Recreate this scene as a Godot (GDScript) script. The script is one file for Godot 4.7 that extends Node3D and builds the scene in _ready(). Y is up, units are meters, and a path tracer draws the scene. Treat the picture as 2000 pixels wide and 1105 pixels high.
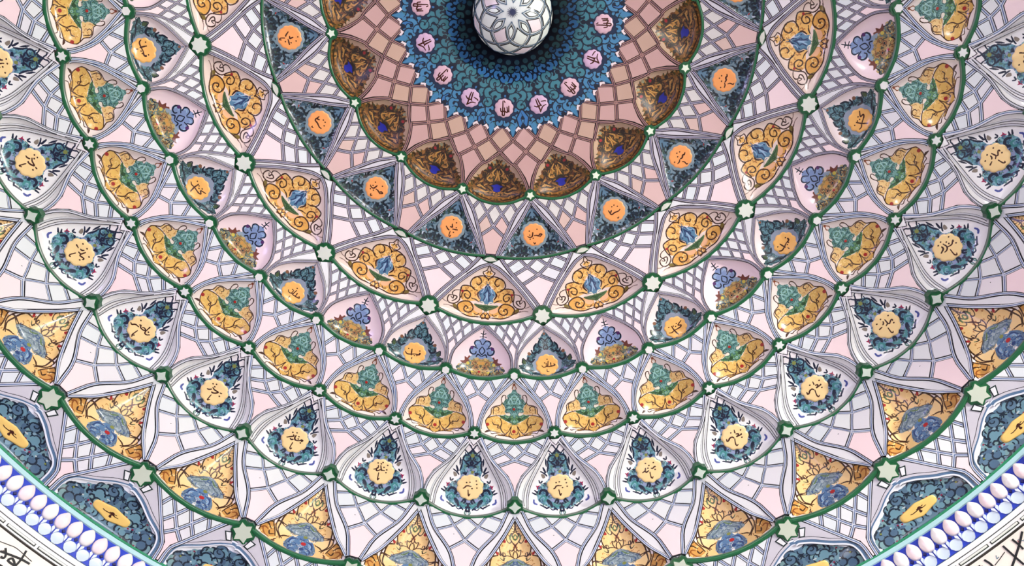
extends Node3D
# A tiled and painted muqarnas dome seen from the floor of the hall below.
# Dome coordinates: angle in degrees round the axis (0 = towards the lowest part of the picture), radius from the axis, height above the eye.

const FOCAL := 1700.0
const PHI := 5.8485
var rad_ := [0.98, 1.5025, 2.0283, 2.5103, 2.9649, 3.4374, 3.9996, 4.2443, 4.715]
var hei_ := [7.63, 7.5425, 7.4172, 7.2742, 7.0513, 6.8742, 6.66, 5.9065, 5.672]
var bul_ := [0.0, 0.085, 0.018, 0.09, 0.06, 0.088, 0.075, 0.085, 0.0]
var dip_ := [0.0, 0.0, 0.0, 0.0, 0.0, 0.0, 0.096, 0.0, 0.0]
var cnt_ := [32, 16, 16, 16, 32, 32, 32, 32, 32]
var off_ := [0.0, 0.0, 0.5, 0.0, 0.5, 0.0, 0.5, 0.0, 0.5]
var apex_ := [0.0, 1.15, 1.57, 2.10, 2.617, 3.018, 3.50, 4.05, 4.39]
var deep_ := [0.0, 0.16, 0.06, 0.13, 0.13, 0.14, 0.16, 0.12, 0.07]
var cam: Camera3D
var taken := {}
var mats := {}
var discs := {}
const EYE := Vector3(-0.0377, 0.0, -0.4896)

func _ready() -> void:
	setup_view()
	setup_light()
	make_materials()
	build_room()
	build_rosette()
	build_boss()
	build_tiers()
	build_cornice()

func setup_view() -> void:
	cam = Camera3D.new()
	cam.name = "camera"
	cam.fov = rad_to_deg(2.0 * atan(552.5 / FOCAL))
	cam.near = 0.05
	cam.far = 100.0
	var ca := cos(0.0044)
	var sa := sin(0.0044)
	var cb := cos(0.2346)
	var sb := sin(0.2346)
	var right := Vector3(ca, -sa, 0)
	var fwd := Vector3(sa * cb, ca * cb, -sb)
	var down := Vector3(-sa * sb, -ca * sb, -cb)
	cam.transform = Transform3D(Basis(right, -down, -fwd), EYE)
	add_child(cam)
	cam.current = true

func setup_light() -> void:
	var we := WorldEnvironment.new()
	we.name = "surroundings"
	var e := Environment.new()
	e.background_mode = Environment.BG_COLOR
	e.background_color = Color(0.02, 0.02, 0.025)
	e.tonemap_mode = Environment.TONE_MAPPER_LINEAR
	e.tonemap_exposure = 0.93
	e.sdfgi_enabled = true
	e.ssao_enabled = true
	e.ssil_enabled = true
	we.environment = e
	add_child(we)
	lamp(Vector3(6.9, 3.2, 1.6), Color(1.0, 1.0, 0.97), 46.0, "white lamp globe on the hall wall at the bright right side")
	lamp(Vector3(4.6, 2.8, 5.8), Color(1.0, 0.99, 0.97), 18.0, "lamp globe on the hall wall below the lower right of the dome")
	lamp(Vector3(-3.0, 2.6, 6.6), Color(1.0, 0.98, 1.0), 7.0, "lamp globe on the hall wall below the lower left of the dome")
	lamp(Vector3(-6.6, 3.0, 2.4), Color(0.76, 0.70, 1.0), 10.0, "violet lamp globe on the hall wall at the dim left side")
	lamp(Vector3(0.6, 1.0, -3.5), Color(1.0, 0.90, 0.86), 1.6, "added warm fill globe, out of view, low under the middle of the dome")  # added fill, in place of warm bounce off the floor

func lamp(at: Vector3, tint: Color, power: float, label: String) -> void:
	var g := SphereMesh.new()
	g.radius = 0.2
	g.height = 0.4
	g.radial_segments = 24
	g.rings = 12
	var m := StandardMaterial3D.new()
	m.albedo_color = Color(0.9, 0.9, 0.9)
	m.emission_enabled = true
	m.emission = tint
	m.emission_energy_multiplier = 3.0
	var t := Node3D.new()
	t.name = numbered("lamp_globe")
	t.position = at
	add_child(t)
	tag(t, label, "lamp", "lamp globes in the hall")
	var mi := MeshInstance3D.new()
	mi.name = "bulb"
	mi.mesh = g
	mi.material_override = m
	t.add_child(mi, true)
	var cap := CylinderMesh.new()
	cap.top_radius = 0.03
	cap.bottom_radius = 0.09
	cap.height = 0.12
	var ci := MeshInstance3D.new()
	ci.name = "cap"
	ci.mesh = cap
	ci.position = Vector3(0, 0.24, 0)
	ci.material_override = plain(Color(0.55, 0.45, 0.25), 0.4)
	t.add_child(ci, true)
	var l := OmniLight3D.new()
	l.name = "light"
	l.light_color = tint
	l.light_energy = power
	l.light_size = 0.2
	l.omni_range = 40.0
	l.omni_attenuation = 2.0
	l.shadow_enabled = true
	t.add_child(l)

# ---------------------------------------------------------------- naming and materials

func numbered(called: String) -> String:
	var n: int = taken.get(called, 0)
	taken[called] = n + 1
	return called if n == 0 else "%s_%03d" % [called, n]

func tag(o: Node, label: String, category: String, group := "") -> void:
	o.set_meta("label", label)
	o.set_meta("category", category)
	if group != "":
		o.set_meta("group", group)

func plain(c: Color, rough := 0.5) -> StandardMaterial3D:
	var m := StandardMaterial3D.new()
	m.albedo_color = c
	m.roughness = rough
	m.metallic_specular = 0.5
	return m

func make_materials() -> void:
	var v := StandardMaterial3D.new()
	v.vertex_color_use_as_albedo = true
	v.roughness = 0.22
	mats["paint"] = v
	var rough := StandardMaterial3D.new()
	rough.vertex_color_use_as_albedo = true
	rough.roughness = 0.6
	mats["matt"] = rough

func painted(img: Image, rough := 0.22) -> StandardMaterial3D:
	var m := StandardMaterial3D.new()
	m.albedo_texture = ImageTexture.create_from_image(img)
	m.texture_repeat = false
	m.roughness = rough
	return m

func rgb(r: int, g: int, b: int) -> Color:
	return Color8(r, g, b)

func lin(r: int, g: int, b: int) -> Color:
	return Color8(r, g, b).srgb_to_linear()

# ---------------------------------------------------------------- the dome's surface

func arc(k: int, a: float) -> float:
	var f := fposmod(a / (360.0 / cnt_[k]) - off_[k], 1.0)
	return rad_[k] + bul_[k] * (1.0 - pow(2.0 * f - 1.0, 2.0))

func swell(k: int, a: float) -> float:
	# 0 at the nodes of a ring, 1 in the middle of its arcs
	var f := fposmod(a / (360.0 / cnt_[k]) - off_[k], 1.0)
	return 1.0 - pow(2.0 * f - 1.0, 2.0)

func spot(r: float, a: float, z: float) -> Vector3:
	var q := deg_to_rad(a)
	return Vector3(r * sin(q), z, -r * cos(q))

func tier(k: int, r: float, a: float, c: float) -> Vector3:
	var top := arc(k - 1, a + c)
	var bot := arc(k, a + c)
	var t := clampf((r - top) / (bot - top), -0.3, 1.2)
	var zt: float = hei_[k - 1] - dip_[k - 1] * swell(k - 1, a + c)
	var zb: float = hei_[k] - dip_[k] * swell(k, a + c)
	return spot(r, a, zt + (zb - zt) * t)

func inward(k: int, r: float, a: float) -> Vector3:
	# unit vector from the vault into the room
	var s: float = (hei_[k] - hei_[k - 1]) / (rad_[k] - rad_[k - 1] - 0.5 * bul_[k - 1])
	var q := deg_to_rad(a)
	var out := Vector3(sin(q), 0, -cos(q))
	return (out * s + Vector3(0, -1, 0)).normalized()

func stretch(k: int) -> float:
	var s: float = (hei_[k] - hei_[k - 1]) / (rad_[k] - rad_[k - 1])
	return sqrt(1.0 + s * s)

# ---------------------------------------------------------------- mesh helpers

class Sheet:
	var p := PackedVector3Array()
	var n := PackedVector3Array()
	var u := PackedVector2Array()
	var c := PackedColorArray()
	var i := PackedInt32Array()
	func add(q: Vector3, nn: Vector3, cc := Color.WHITE, uu := Vector2.ZERO) -> int:
		p.append(q)
		n.append(nn)
		c.append(cc)
		u.append(uu)
		return p.size() - 1
	func tri(a: int, b: int, d: int) -> void:
		var x := (p[b] - p[a]).cross(p[d] - p[a])
		if x.length_squared() < 1e-16:
			return
		if x.dot(n[a] + n[b] + n[d]) > 0.0:
			i.append_array([a, d, b])
		else:
			i.append_array([a, b, d])
	func quad(a: int, b: int, d: int, e: int) -> void:
		tri(a, b, d)
		tri(a, d, e)
	func smooth() -> void:
		# normals from the faces, kept on the side they already look to
		var s := PackedVector3Array()
		s.resize(p.size())
		for t in range(0, i.size(), 3):
			var x := (p[i[t + 2]] - p[i[t]]).cross(p[i[t + 1]] - p[i[t]])
			for j in 3:
				s[i[t + j]] += x
		for t in p.size():
			if s[t].length_squared() > 0.0:
				n[t] = s[t].normalized()
	func mesh(origin := Vector3.ZERO) -> ArrayMesh:
		var a := []
		a.resize(Mesh.ARRAY_MAX)
		var q := PackedVector3Array()
		for v in p:
			q.append(v - origin)
		a[Mesh.ARRAY_VERTEX] = q
		a[Mesh.ARRAY_NORMAL] = n
		a[Mesh.ARRAY_TEX_UV] = u
		a[Mesh.ARRAY_COLOR] = c
		a[Mesh.ARRAY_INDEX] = i
		var m := ArrayMesh.new()
		m.add_surface_from_arrays(Mesh.PRIMITIVE_TRIANGLES, a)
		return m

func part(called: String, s: Sheet, m: Material, parent: Node, origin := Vector3.ZERO) -> MeshInstance3D:
	var o := MeshInstance3D.new()
	o.name = called
	o.mesh = s.mesh(origin)
	o.mesh.surface_set_material(0, m)
	parent.add_child(o, true)
	return o

# a strip of several coloured lanes laid along a line on a surface; edges = offsets across, one more than colours
func lanes(s: Sheet, line: PackedVector3Array, nor: PackedVector3Array, edges: Array, cols: Array, lift: float) -> void:
	var m := line.size()
	if m < 2:
		return
	var across := []
	for j in m:
		var t := line[mini(j + 1, m - 1)] - line[maxi(j - 1, 0)]
		across.append(nor[j].cross(t).normalized())
	for k in cols.size():
		var a0 := -1
		var b0 := -1
		for j in m:
			var w: Vector3 = across[j]
			var a1 := s.add(line[j] + w * float(edges[k]) + nor[j] * lift, nor[j], cols[k])
			var b1 := s.add(line[j] + w * float(edges[k + 1]) + nor[j] * lift, nor[j], cols[k])
			if j > 0:
				s.quad(a0, b0, b1, a1)
			a0 = a1
			b0 = b1
	# thin sides, so that the strip stands on the surface
	for side in [0, cols.size()]:
		var a2 := -1
		var b2 := -1
		var cc: Color = cols[mini(side, cols.size() - 1)]
		for j in m:
			var w2: Vector3 = across[j]
			var nn := w2 * (1.0 if side > 0 else -1.0)
			var a3 := s.add(line[j] + w2 * float(edges[side]) + nor[j] * lift, nn, cc)
			var b3 := s.add(line[j] + w2 * float(edges[side]) - nor[j] * 0.002, nn, cc)
			if j > 0:
				s.quad(a2, b2, b3, a3)
			a2 = a3
			b2 = b3

func tube(s: Sheet, line: PackedVector3Array, nor: PackedVector3Array, r: float, flat: float, ca: Color, cb: Color, closed := false) -> void:
	# a moulding: half-round, r wide to each side and flat high; one flank may differ in colour
	var m := line.size()
	var prev: Array = []
	var first: Array = []
	for j in m + (1 if closed else 0):
		var jj := j % m
		var nx := line[(jj + 1) % m] if closed else line[mini(jj + 1, m - 1)]
		var pv := line[(jj - 1 + m) % m] if closed else line[maxi(jj - 1, 0)]
		var w := nor[jj].cross(nx - pv).normalized()
		var ring: Array = []
		for q in 9:
			var f := PI * q / 8.0
			var d := w * cos(f) * r + nor[jj] * sin(f) * flat
			var nn := (w * cos(f) / r + nor[jj] * sin(f) / flat).normalized()
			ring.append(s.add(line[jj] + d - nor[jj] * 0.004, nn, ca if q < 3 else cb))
		if j > 0:
			for q in 8:
				s.quad(prev[q], prev[q + 1], ring[q + 1], ring[q])
		prev = ring

func smooth_line(pts: Array, steps := 6, closed := false) -> PackedVector2Array:
	var out := PackedVector2Array()
	var n := pts.size()
	if n < 3:
		for q in pts:
			out.append(q)
		return out
	var segs := n if closed else n - 1
	for i in segs:
		var p1: Vector2 = pts[i]
		var p2: Vector2 = pts[(i + 1) % n]
		var p0: Vector2 = pts[(i - 1 + n) % n] if closed or i > 0 else p1 * 2.0 - p2
		var p3: Vector2 = pts[(i + 2) % n] if closed or i < n - 2 else p2 * 2.0 - p1
		for j in steps:
			out.append(p1.cubic_interpolate(p2, p0, p3, float(j) / steps))
	if not closed:
		out.append(pts[n - 1])
	return out

# linear look-up in a list of Vector2(x, y) by x
func along(pts: PackedVector2Array, x: float) -> float:
	if x <= pts[0].x:
		return pts[0].y
	for i in range(1, pts.size()):
		if x <= pts[i].x:
			return lerpf(pts[i - 1].y, pts[i].y, (x - pts[i - 1].x) / maxf(pts[i].x - pts[i - 1].x, 1e-6))
	return pts[pts.size() - 1].y

# ---------------------------------------------------------------- painting

func disc(img: Image, x: float, y: float, r: float, c: Color) -> void:
	var ri := int(ceil(r))
	for dy in range(-ri, ri + 1):
		var q := r * r - float(dy * dy)
		if q < 0.0:
			continue
		var h := int(sqrt(q) + 0.5)
		img.fill_rect(Rect2i(int(x) - h, int(y) + dy, 2 * h + 1, 1), c)

func stroke(img: Image, pts: PackedVector2Array, w: float, c: Color, taper := true) -> void:
	var r := w * 0.5
	var n := pts.size()
	for i in n - 1:
		var d := pts[i].distance_to(pts[i + 1])
		var m := maxi(1, int(d / maxf(r * 0.55, 0.8)))
		for j in m:
			var f := float(j) / m
			var q := pts[i].lerp(pts[i + 1], f)
			var g := (i + f) / n
			var rr := r * (0.6 + 0.7 * sin(PI * (0.12 + 0.76 * g))) if taper else r
			disc(img, q.x, q.y, rr, c)

func fill(img: Image, pts: PackedVector2Array, c: Color) -> void:
	var lo := 1e9
	var hi := -1e9
	for q in pts:
		lo = minf(lo, q.y)
		hi = maxf(hi, q.y)
	var n := pts.size()
	for y in range(maxi(0, int(lo)), mini(img.get_height(), int(hi) + 1)):
		var yy := y + 0.5
		var xs := []
		for i in n:
			var a := pts[i]
			var b := pts[(i + 1) % n]
			if (a.y <= yy) != (b.y <= yy):
				xs.append(a.x + (yy - a.y) / (b.y - a.y) * (b.x - a.x))
		xs.sort()
		for j in range(0, xs.size() - 1, 2):
			var x0 := int(xs[j])
			img.fill_rect(Rect2i(x0, y, maxi(1, int(xs[j + 1]) - x0 + 1), 1), c)

# draws a list of [kind, colour, width, mirrored, [u, v, ...]] into the picture; u from -500 to 500, v from 0 to 1000
func paint(img: Image, items: Array, unit := 1.0) -> void:
	var w := img.get_width()
	var h := img.get_height()
	for it in items:
		var col: Color = PAL[it[1]]
		var flat: Array = it[4]
		for side in ([1.0, -1.0] if it[3] == 1 else [1.0]):
			var pts := []
			for i in range(0, flat.size(), 2):
				pts.append(Vector2((float(flat[i]) * side / 1000.0 + 0.5) * w, float(flat[i + 1]) / 1000.0 * h))
			match it[0]:
				"F":
					fill(img, smooth_line(pts, 5, true), col)
				"G":
					fill(img, PackedVector2Array(pts), col)
				"L":
					stroke(img, smooth_line(pts, 6), float(it[2]) * unit, col)
				"D":
					disc(img, pts[0].x, pts[0].y, float(it[2]) * lerpf(unit, 1.0, 0.5), col)

# the same for a round cartouche: coordinates in thousandths of its radius round its middle
func cartouche(items: Array, ground: Color) -> StandardMaterial3D:
	var img := Image.create(192, 192, false, Image.FORMAT_RGB8)
	img.fill(ground)
	for it in items:
		var pts := []
		var flat: Array = it[4]
		for i in range(0, flat.size(), 2):
			pts.append(Vector2(96.0 + float(flat[i]) * 0.084, 96.0 + float(flat[i + 1]) * 0.084))
		if it[0] == "L":
			stroke(img, smooth_line(pts, 6), float(it[2]) * 1.15, PAL[it[1]])
		else:
			disc(img, pts[0].x, pts[0].y, 5.0, PAL[it[1]])
	return painted(img)
const PAL := {
	"gold1": Color8(128, 86, 38), "gold2": Color8(198, 146, 72), "tan1": Color8(158, 106, 52), "rust1": Color8(98, 52, 26), "dark1": Color8(40, 26, 16), "red1": Color8(160, 30, 36), "leafg": Color8(150, 150, 120), "blue1": Color8(26, 34, 150), "dark2": Color8(28, 42, 54), "pal2": Color8(88, 118, 140), "pale2": Color8(176, 180, 200), "gold3": Color8(234, 182, 102), "gold3b": Color8(222, 164, 80), "pink3": Color8(238, 184, 140), "leaf3": Color8(120, 100, 40), "dark3": Color8(58, 28, 16), "grey3": Color8(140, 110, 100), "blue3": Color8(88, 128, 156), "green3": Color8(84, 112, 72), "dblue3": Color8(40, 58, 96), "lblue3": Color8(150, 180, 206), "ivory": Color8(236, 226, 206), "dgreen3": Color8(46, 78, 46), "teal4": Color8(74, 110, 122), "grey4": Color8(140, 150, 166), "dteal4": Color8(58, 88, 88), "dark4": Color8(22, 28, 42), "leaf4": Color8(60, 80, 44), "brown4": Color8(130, 86, 60), "side4": Color8(98, 116, 108), "mass4": Color8(176, 142, 88), "leafr": Color8(112, 54, 40), "pale4": Color8(140, 158, 172), "pal4": Color8(124, 144, 184), "purple4": Color8(80, 40, 96), "yel4": Color8(206, 186, 80), "gold5": Color8(238, 200, 132), "gold5b": Color8(228, 184, 98), "gold5c": Color8(214, 168, 88), "dark5": Color8(66, 34, 14), "brown5": Color8(140, 76, 30), "red5": Color8(160, 36, 28), "teal5": Color8(112, 158, 150), "green5": Color8(98, 146, 92), "dteal5": Color8(52, 92, 92), "lteal5": Color8(160, 200, 194), "teal6": Color8(98, 146, 162), "lilac6": Color8(140, 150, 182), "dteal6": Color8(66, 106, 128), "white6": Color8(236, 228, 228), "dark6": Color8(26, 32, 54), "brown6": Color8(136, 124, 112), "olive6": Color8(124, 130, 66), "mteal6": Color8(66, 130, 130), "mag6": Color8(150, 24, 70), "blue6": Color8(70, 80, 150), "gold7": Color8(240, 200, 134), "gold7b": Color8(206, 150, 76), "pale7": Color8(248, 212, 150), "dark7": Color8(64, 36, 20), "red7": Color8(168, 40, 40), "green7": Color8(92, 116, 70), "rust1b": Color8(0, 0, 0), "shell7": Color8(128, 144, 150), "blue7": Color8(88, 120, 156), "dshell7": Color8(84, 100, 110), "dblue7": Color8(46, 66, 110), "ink": Color8(62, 24, 12), "c": Color8(0, 0, 0)
}
const M1 := [
	["D","leafg",13,1,[67,192]],
	["D","dark1",14,1,[144,337]],
	["D","dark1",15,1,[280,565]],
	["D","dark1",10,1,[213,465]],
	["D","red1",12,1,[127,308]],
	["L","dark1",6,1,[8,218,43,294,107,349,192,485,310,665]],
	["L","dark1",5,1,[3,319,49,373,38,434,-1,419]],
	["L","dark1",5,1,[50,393,94,370,128,428,103,509,56,473]],
	["L","dark1",5,1,[103,509,162,486,196,545,155,606,107,569]],
	["L","dark1",5,1,[27,496,61,552,35,605]],
	["L","dark1",8,1,[75,751,132,707,191,685,247,624]],
	["L","dark1",8,1,[109,809,180,745,254,724,312,705]],
	["L","dark1",7,1,[48,794,82,851,157,846,229,804,318,785]],
	["L","dark1",9,1,[32,956,132,917,235,884,349,806]],
	["L","gold2",9,1,[37,315,80,391,54,453]],
	["L","gold2",9,1,[114,448,150,526,107,569]],
	["L","gold2",8,1,[17,347,11,437,33,535]],
	["L","gold2",10,1,[192,705,250,674,289,694]],
	["L","gold2",10,1,[121,768,168,785,226,764]],
	["F","dark1",0,1,[-8,560,56,593,84,670,59,733,-8,769]],
	["F","blue1",0,1,[-8,619,52,633,83,650,48,684,52,743,-8,759]]]
const M2 := [
	["G","dark2",0,1,[-8,74,48,171,153,470,239,713,294,920,181,921,68,930,-8,932]],
	["F","pal2",0,1,[-8,119,42,170,61,229,79,306,69,367,-8,367]],
	["L","dark2",8,1,[16,183,43,243,29,295,13,255]],
	["L","dark2",8,1,[43,243,68,303,43,343]],
	["F","pale2",0,1,[83,234,118,316,136,375,104,348,85,289]],
	["F","pale2",0,1,[209,577,253,682,284,818,234,793,218,689]],
	["D","red1",10,1,[256,782]]]
const M3 := [
	["F","gold3",0,1,[8,218,-49,217,-105,234,-140,300,-138,387,-107,444,-70,490,-51,398,8,314,8,300]],
	["F","gold3",0,1,[-95,452,-143,410,-206,413,-231,492,-225,621,-183,662,-109,631,-58,630,-80,525]],
	["F","gold3b",0,1,[-112,697,-149,652,-211,671,-250,760,-231,851,-177,895,-120,891,-41,857,-34,768,-82,723]],
	["F","gold3b",0,1,[8,790,8,809,-46,869,8,921,34,921]],
	["F","gold3",0,1,[8,81,8,102,-34,154,8,204,8,218]],
	["F","pink3",0,1,[-82,723,-105,718,-101,793,-65,829,-35,812,-46,759]],
	["F","leaf3",0,1,[-294,753,-278,731,-247,769,-232,830,-256,827,-286,799]],
	["L","dark3",7,1,[3,267,-14,226,-49,201,-100,226,-141,279,-154,370,-119,437,-83,455]],
	["L","dark3",7,1,[-100,226,-70,249,-60,313,-82,358,-103,339]],
	["L","dark3",5,1,[-5,38,-20,96,-36,121,-52,141,-38,187,-15,194,1,213]],
	["L","dark3",5,1,[-25,102,-7,121,-17,152]],
	["L","dark3",7,1,[-112,451,-143,402,-218,410,-237,494,-239,582,-225,621]],
	["L","dark3",7,1,[-226,599,-213,508,-174,483,-146,531,-157,600,-186,598,-200,553,-186,532]],
	["L","dark3",5,1,[-237,489,-283,511,-306,563,-289,621]],
	["L","dark3",6,1,[-236,581,-243,670,-284,730,-330,729,-345,675,-333,611,-306,595]],
	["L","dark3",6,1,[-318,621,-298,652,-290,600,-263,612,-275,660,-305,698]],
	["L","dark3",7,1,[-129,696,-113,763,-134,826,-171,839,-194,796,-179,737,-158,764,-171,784]],
	["L","dark3",7,1,[-251,803,-249,727,-206,667,-154,656,-120,705]],
	["L","dark3",6,1,[-310,775,-262,807,-195,878,-136,906,-85,899,-27,903,35,926]],
	["L","dark3",6,1,[-134,594,-99,607,-68,643]],
	["L","dark3",8,1,[-66,457,-83,515,-65,588]],
	["L","dark3",5,1,[-20,820,-40,879,-26,920]],
	["L","dark3",5,1,[15,825,0,882,20,923]],
	["L","dark3",5,1,[-99,847,-75,864,-59,839]],
	["L","grey3",5,1,[-396,685,-365,716,-325,721]],
	["L","grey3",5,1,[-374,783,-334,773,-298,792]],
	["D","red1",7,1,[-220,499]]]
const P3 := [
	["F","c",0,1,[8,300,8,360,-45,419,-66,457,-73,513,-54,575,-57,641,8,673,-55,690,-107,685,-82,729,-46,759,8,796,8,799]]]
const Q3 := [
	["F","blue3",0,1,[8,300,8,360,-45,419,-66,457,-73,513,-54,575,-57,641,8,673,8,675]],
	["F","green3",0,1,[8,665,8,684,-55,684,-107,683,-82,729,-46,759,8,796,8,799]],
	["L","dblue3",6,1,[6,332,-18,381,-27,437,-48,469,-57,520]],
	["L","dblue3",6,1,[0,388,-8,456,-29,504,-16,545,-30,613]],
	["L","lblue3",6,1,[-2,476,-4,543,-18,622]],
	["L","lblue3",6,1,[-28,405,-35,450,-53,487]],
	["L","dblue3",7,0,[11,430,14,518,18,627]],
	["L","ivory",7,1,[-63,642,-34,636,-24,662,-38,679]],
	["L","dgreen3",6,1,[-83,696,-48,716,-14,709,11,738]],
	["L","dgreen3",6,1,[-10,774,11,738,25,724]]]
const M4a := [
	["F","teal4",0,1,[-8,150,69,196,113,291,177,390,201,474,280,515,287,609,342,632,376,716,414,748,324,838,218,887,72,926,-31,932]],
	["F","grey4",0,1,[-8,439,88,468,165,535,216,663,183,816,75,893,-8,899]],
	["F","dteal4",0,1,[252,722,338,683,411,722,358,804,261,868,168,880,226,796]],
	["L","dark4",9,1,[-10,271,47,212,94,268,103,350,54,382]],
	["L","dark4",8,1,[6,334,34,378,20,417,-9,399]],
	["L","dark4",12,1,[133,302,169,362,179,424]],
	["L","dark4",10,1,[72,412,120,460,107,485]],
	["L","dark4",16,1,[181,591,229,638,278,601,267,546]],
	["L","dark4",12,1,[141,450,190,486,215,424]],
	["L","dark4",12,1,[140,464,179,497]],
	["F","leaf4",0,1,[291,623,335,591,371,650,326,695]],
	["L","dark4",8,1,[289,649,346,580,370,663]],
	["L","dark4",9,1,[171,841,246,800,319,785,394,745]],
	["L","dark4",9,1,[76,880,158,878,222,835]],
	["D","brown4",14,1,[251,490]],
	["D","dark4",14,1,[-6,875]],
	["L","grey4",12,0,[1,62,-4,150]],
	["D","brown4",10,0,[-4,129]]]
const M4b := [
	["F","side4",0,1,[-8,628,82,597,188,652,263,710,361,804,305,874,207,935,68,988,-8,1013]],
	["F","mass4",0,1,[-8,608,72,604,138,670,133,748,142,877,77,962,-8,1003]],
	["F","leafr",0,1,[153,590,182,561,205,604,245,588,245,659,307,680,254,717,200,683]],
	["F","pale4",0,1,[38,562,129,540,186,626,135,631]],
	["F","pal4",0,1,[-8,244,58,258,111,279,130,329,108,384,172,418,188,469,169,523,80,571,-8,587]],
	["L","dark4",8,1,[7,342,48,272,101,280,119,330,87,386]],
	["L","dark4",8,1,[5,382,41,457,0,527]],
	["L","dark4",10,1,[69,415,139,388,180,456,148,518,97,517,83,466]],
	["L","dark4",9,1,[7,553,56,521,80,571]],
	["L","lblue3",7,1,[52,324,82,308,95,346]],
	["L","lblue3",7,1,[111,437,152,433,156,485]],
	["D","purple4",14,1,[151,413]],
	["L","dark4",8,0,[1,91,-3,158,0,244]],
	["L","dark4",6,1,[-1,158,39,140]],
	["L","dark4",6,1,[0,198,49,206]],
	["L","brown4",7,1,[42,758,65,729,93,752,85,792,49,790,36,745]],
	["D","dark4",7,1,[65,762]],
	["L","dark4",8,1,[98,830,142,877,115,932]],
	["L","dark4",8,1,[200,832,258,775,271,826]],
	["L","dark4",8,1,[273,709,298,771,340,793]],
	["L","brown4",6,1,[44,640,106,660,131,722]],
	["D","yel4",14,1,[191,703]],
	["D","yel4",10,1,[120,853]],
	["D","red1",10,0,[-17,849]],
	["D","gold2",14,1,[26,681]]]
const M5 := [
	["F","gold5",0,1,[-117,532,-121,562,-261,569,-292,568,-285,497,-236,439,-170,426,-154,390,-121,450]],
	["F","gold5b",0,1,[8,724,-73,694,-171,615,-244,582,-326,610,-359,661,-351,721,-310,810,-212,849,-131,884,8,935]],
	["F","gold5c",0,1,[-237,819,-131,858,-57,858,8,806,8,935,-114,904,-196,895]],
	["L","dark5",6,1,[-121,419,-154,369,-159,303,-137,258,-108,265,-112,311]],
	["L","dark5",6,1,[-154,369,-174,411,-248,435,-289,477,-297,558,-341,620,-363,671,-343,761,-302,820,-212,844,-123,884]],
	["L","dark5",5,1,[-265,562,-262,466,-219,442,-193,468,-210,504]],
	["L","dark5",6,1,[-341,620,-261,587,-171,576]],
	["L","dark5",7,1,[-179,625,-159,696,-175,767,-155,828,-114,884]],
	["L","dark5",7,1,[-275,679,-261,719,-212,730,-183,763]],
	["L","dark5",6,1,[-204,717,-212,768,-183,778]],
	["L","dark5",6,1,[-44,755,-73,827,-123,884,-139,904]],
	["L","dark5",5,1,[-36,745,-49,827,-33,878,-7,883]],
	["L","dark5",6,1,[-57,848,-69,899,-49,909]],
	["F","dark5",0,1,[-375,843,-343,806,-302,815,-306,830]],
	["L","dark5",5,1,[-306,825,-286,865,-237,860,-139,884]],
	["L","dark5",5,1,[-245,925,-233,895,-188,891,-114,901,-49,924,-7,950]],
	["F","brown5",0,1,[8,765,8,796,8,858,8,878]],
	["D","red5",13,0,[-6,832]],
	["D","red5",13,1,[-338,718]],
	["D","red5",9,0,[-1,83]],
	["L","brown5",5,1,[-1,65,-13,106,-26,143,-4,173]]]
const P5 := [
	["F","c",0,1,[8,184,-46,221,-88,259,-80,305,-121,337,-133,399,-109,470,-121,522,-72,530,-52,571,-89,574,-187,583,-138,639,-73,679,8,724]]]
const Q5 := [
	["F","teal5",0,1,[8,184,-46,221,-88,259,-80,305,-121,337,-133,399,-109,470,-121,522,-72,530,-52,571,-40,622,8,637]],
	["F","green5",0,1,[-52,571,-89,574,-187,583,-138,639,-73,679,8,724,8,622]],
	["L","dteal5",6,1,[-1,220,-38,252,-71,294,-47,345,-2,364]],
	["L","dteal5",6,1,[-96,347,-113,398,-72,418,-47,386]],
	["L","dteal5",6,1,[-105,490,-72,469,-39,489,-23,540]],
	["L","dteal5",6,1,[-2,405,-27,468,-3,529]],
	["L","lteal5",6,1,[-39,293,-72,356,-55,397]],
	["L","lteal5",5,1,[-22,262,-39,314,-14,385]],
	["D","ivory",15,1,[-72,551]],
	["L","dteal5",5,1,[-89,531,-52,535,-44,581,-60,612]],
	["D","dgreen3",14,1,[-64,638]],
	["L","dgreen3",6,1,[-171,589,-113,613,-73,664]],
	["D","red5",10,0,[-5,472]]]
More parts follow.
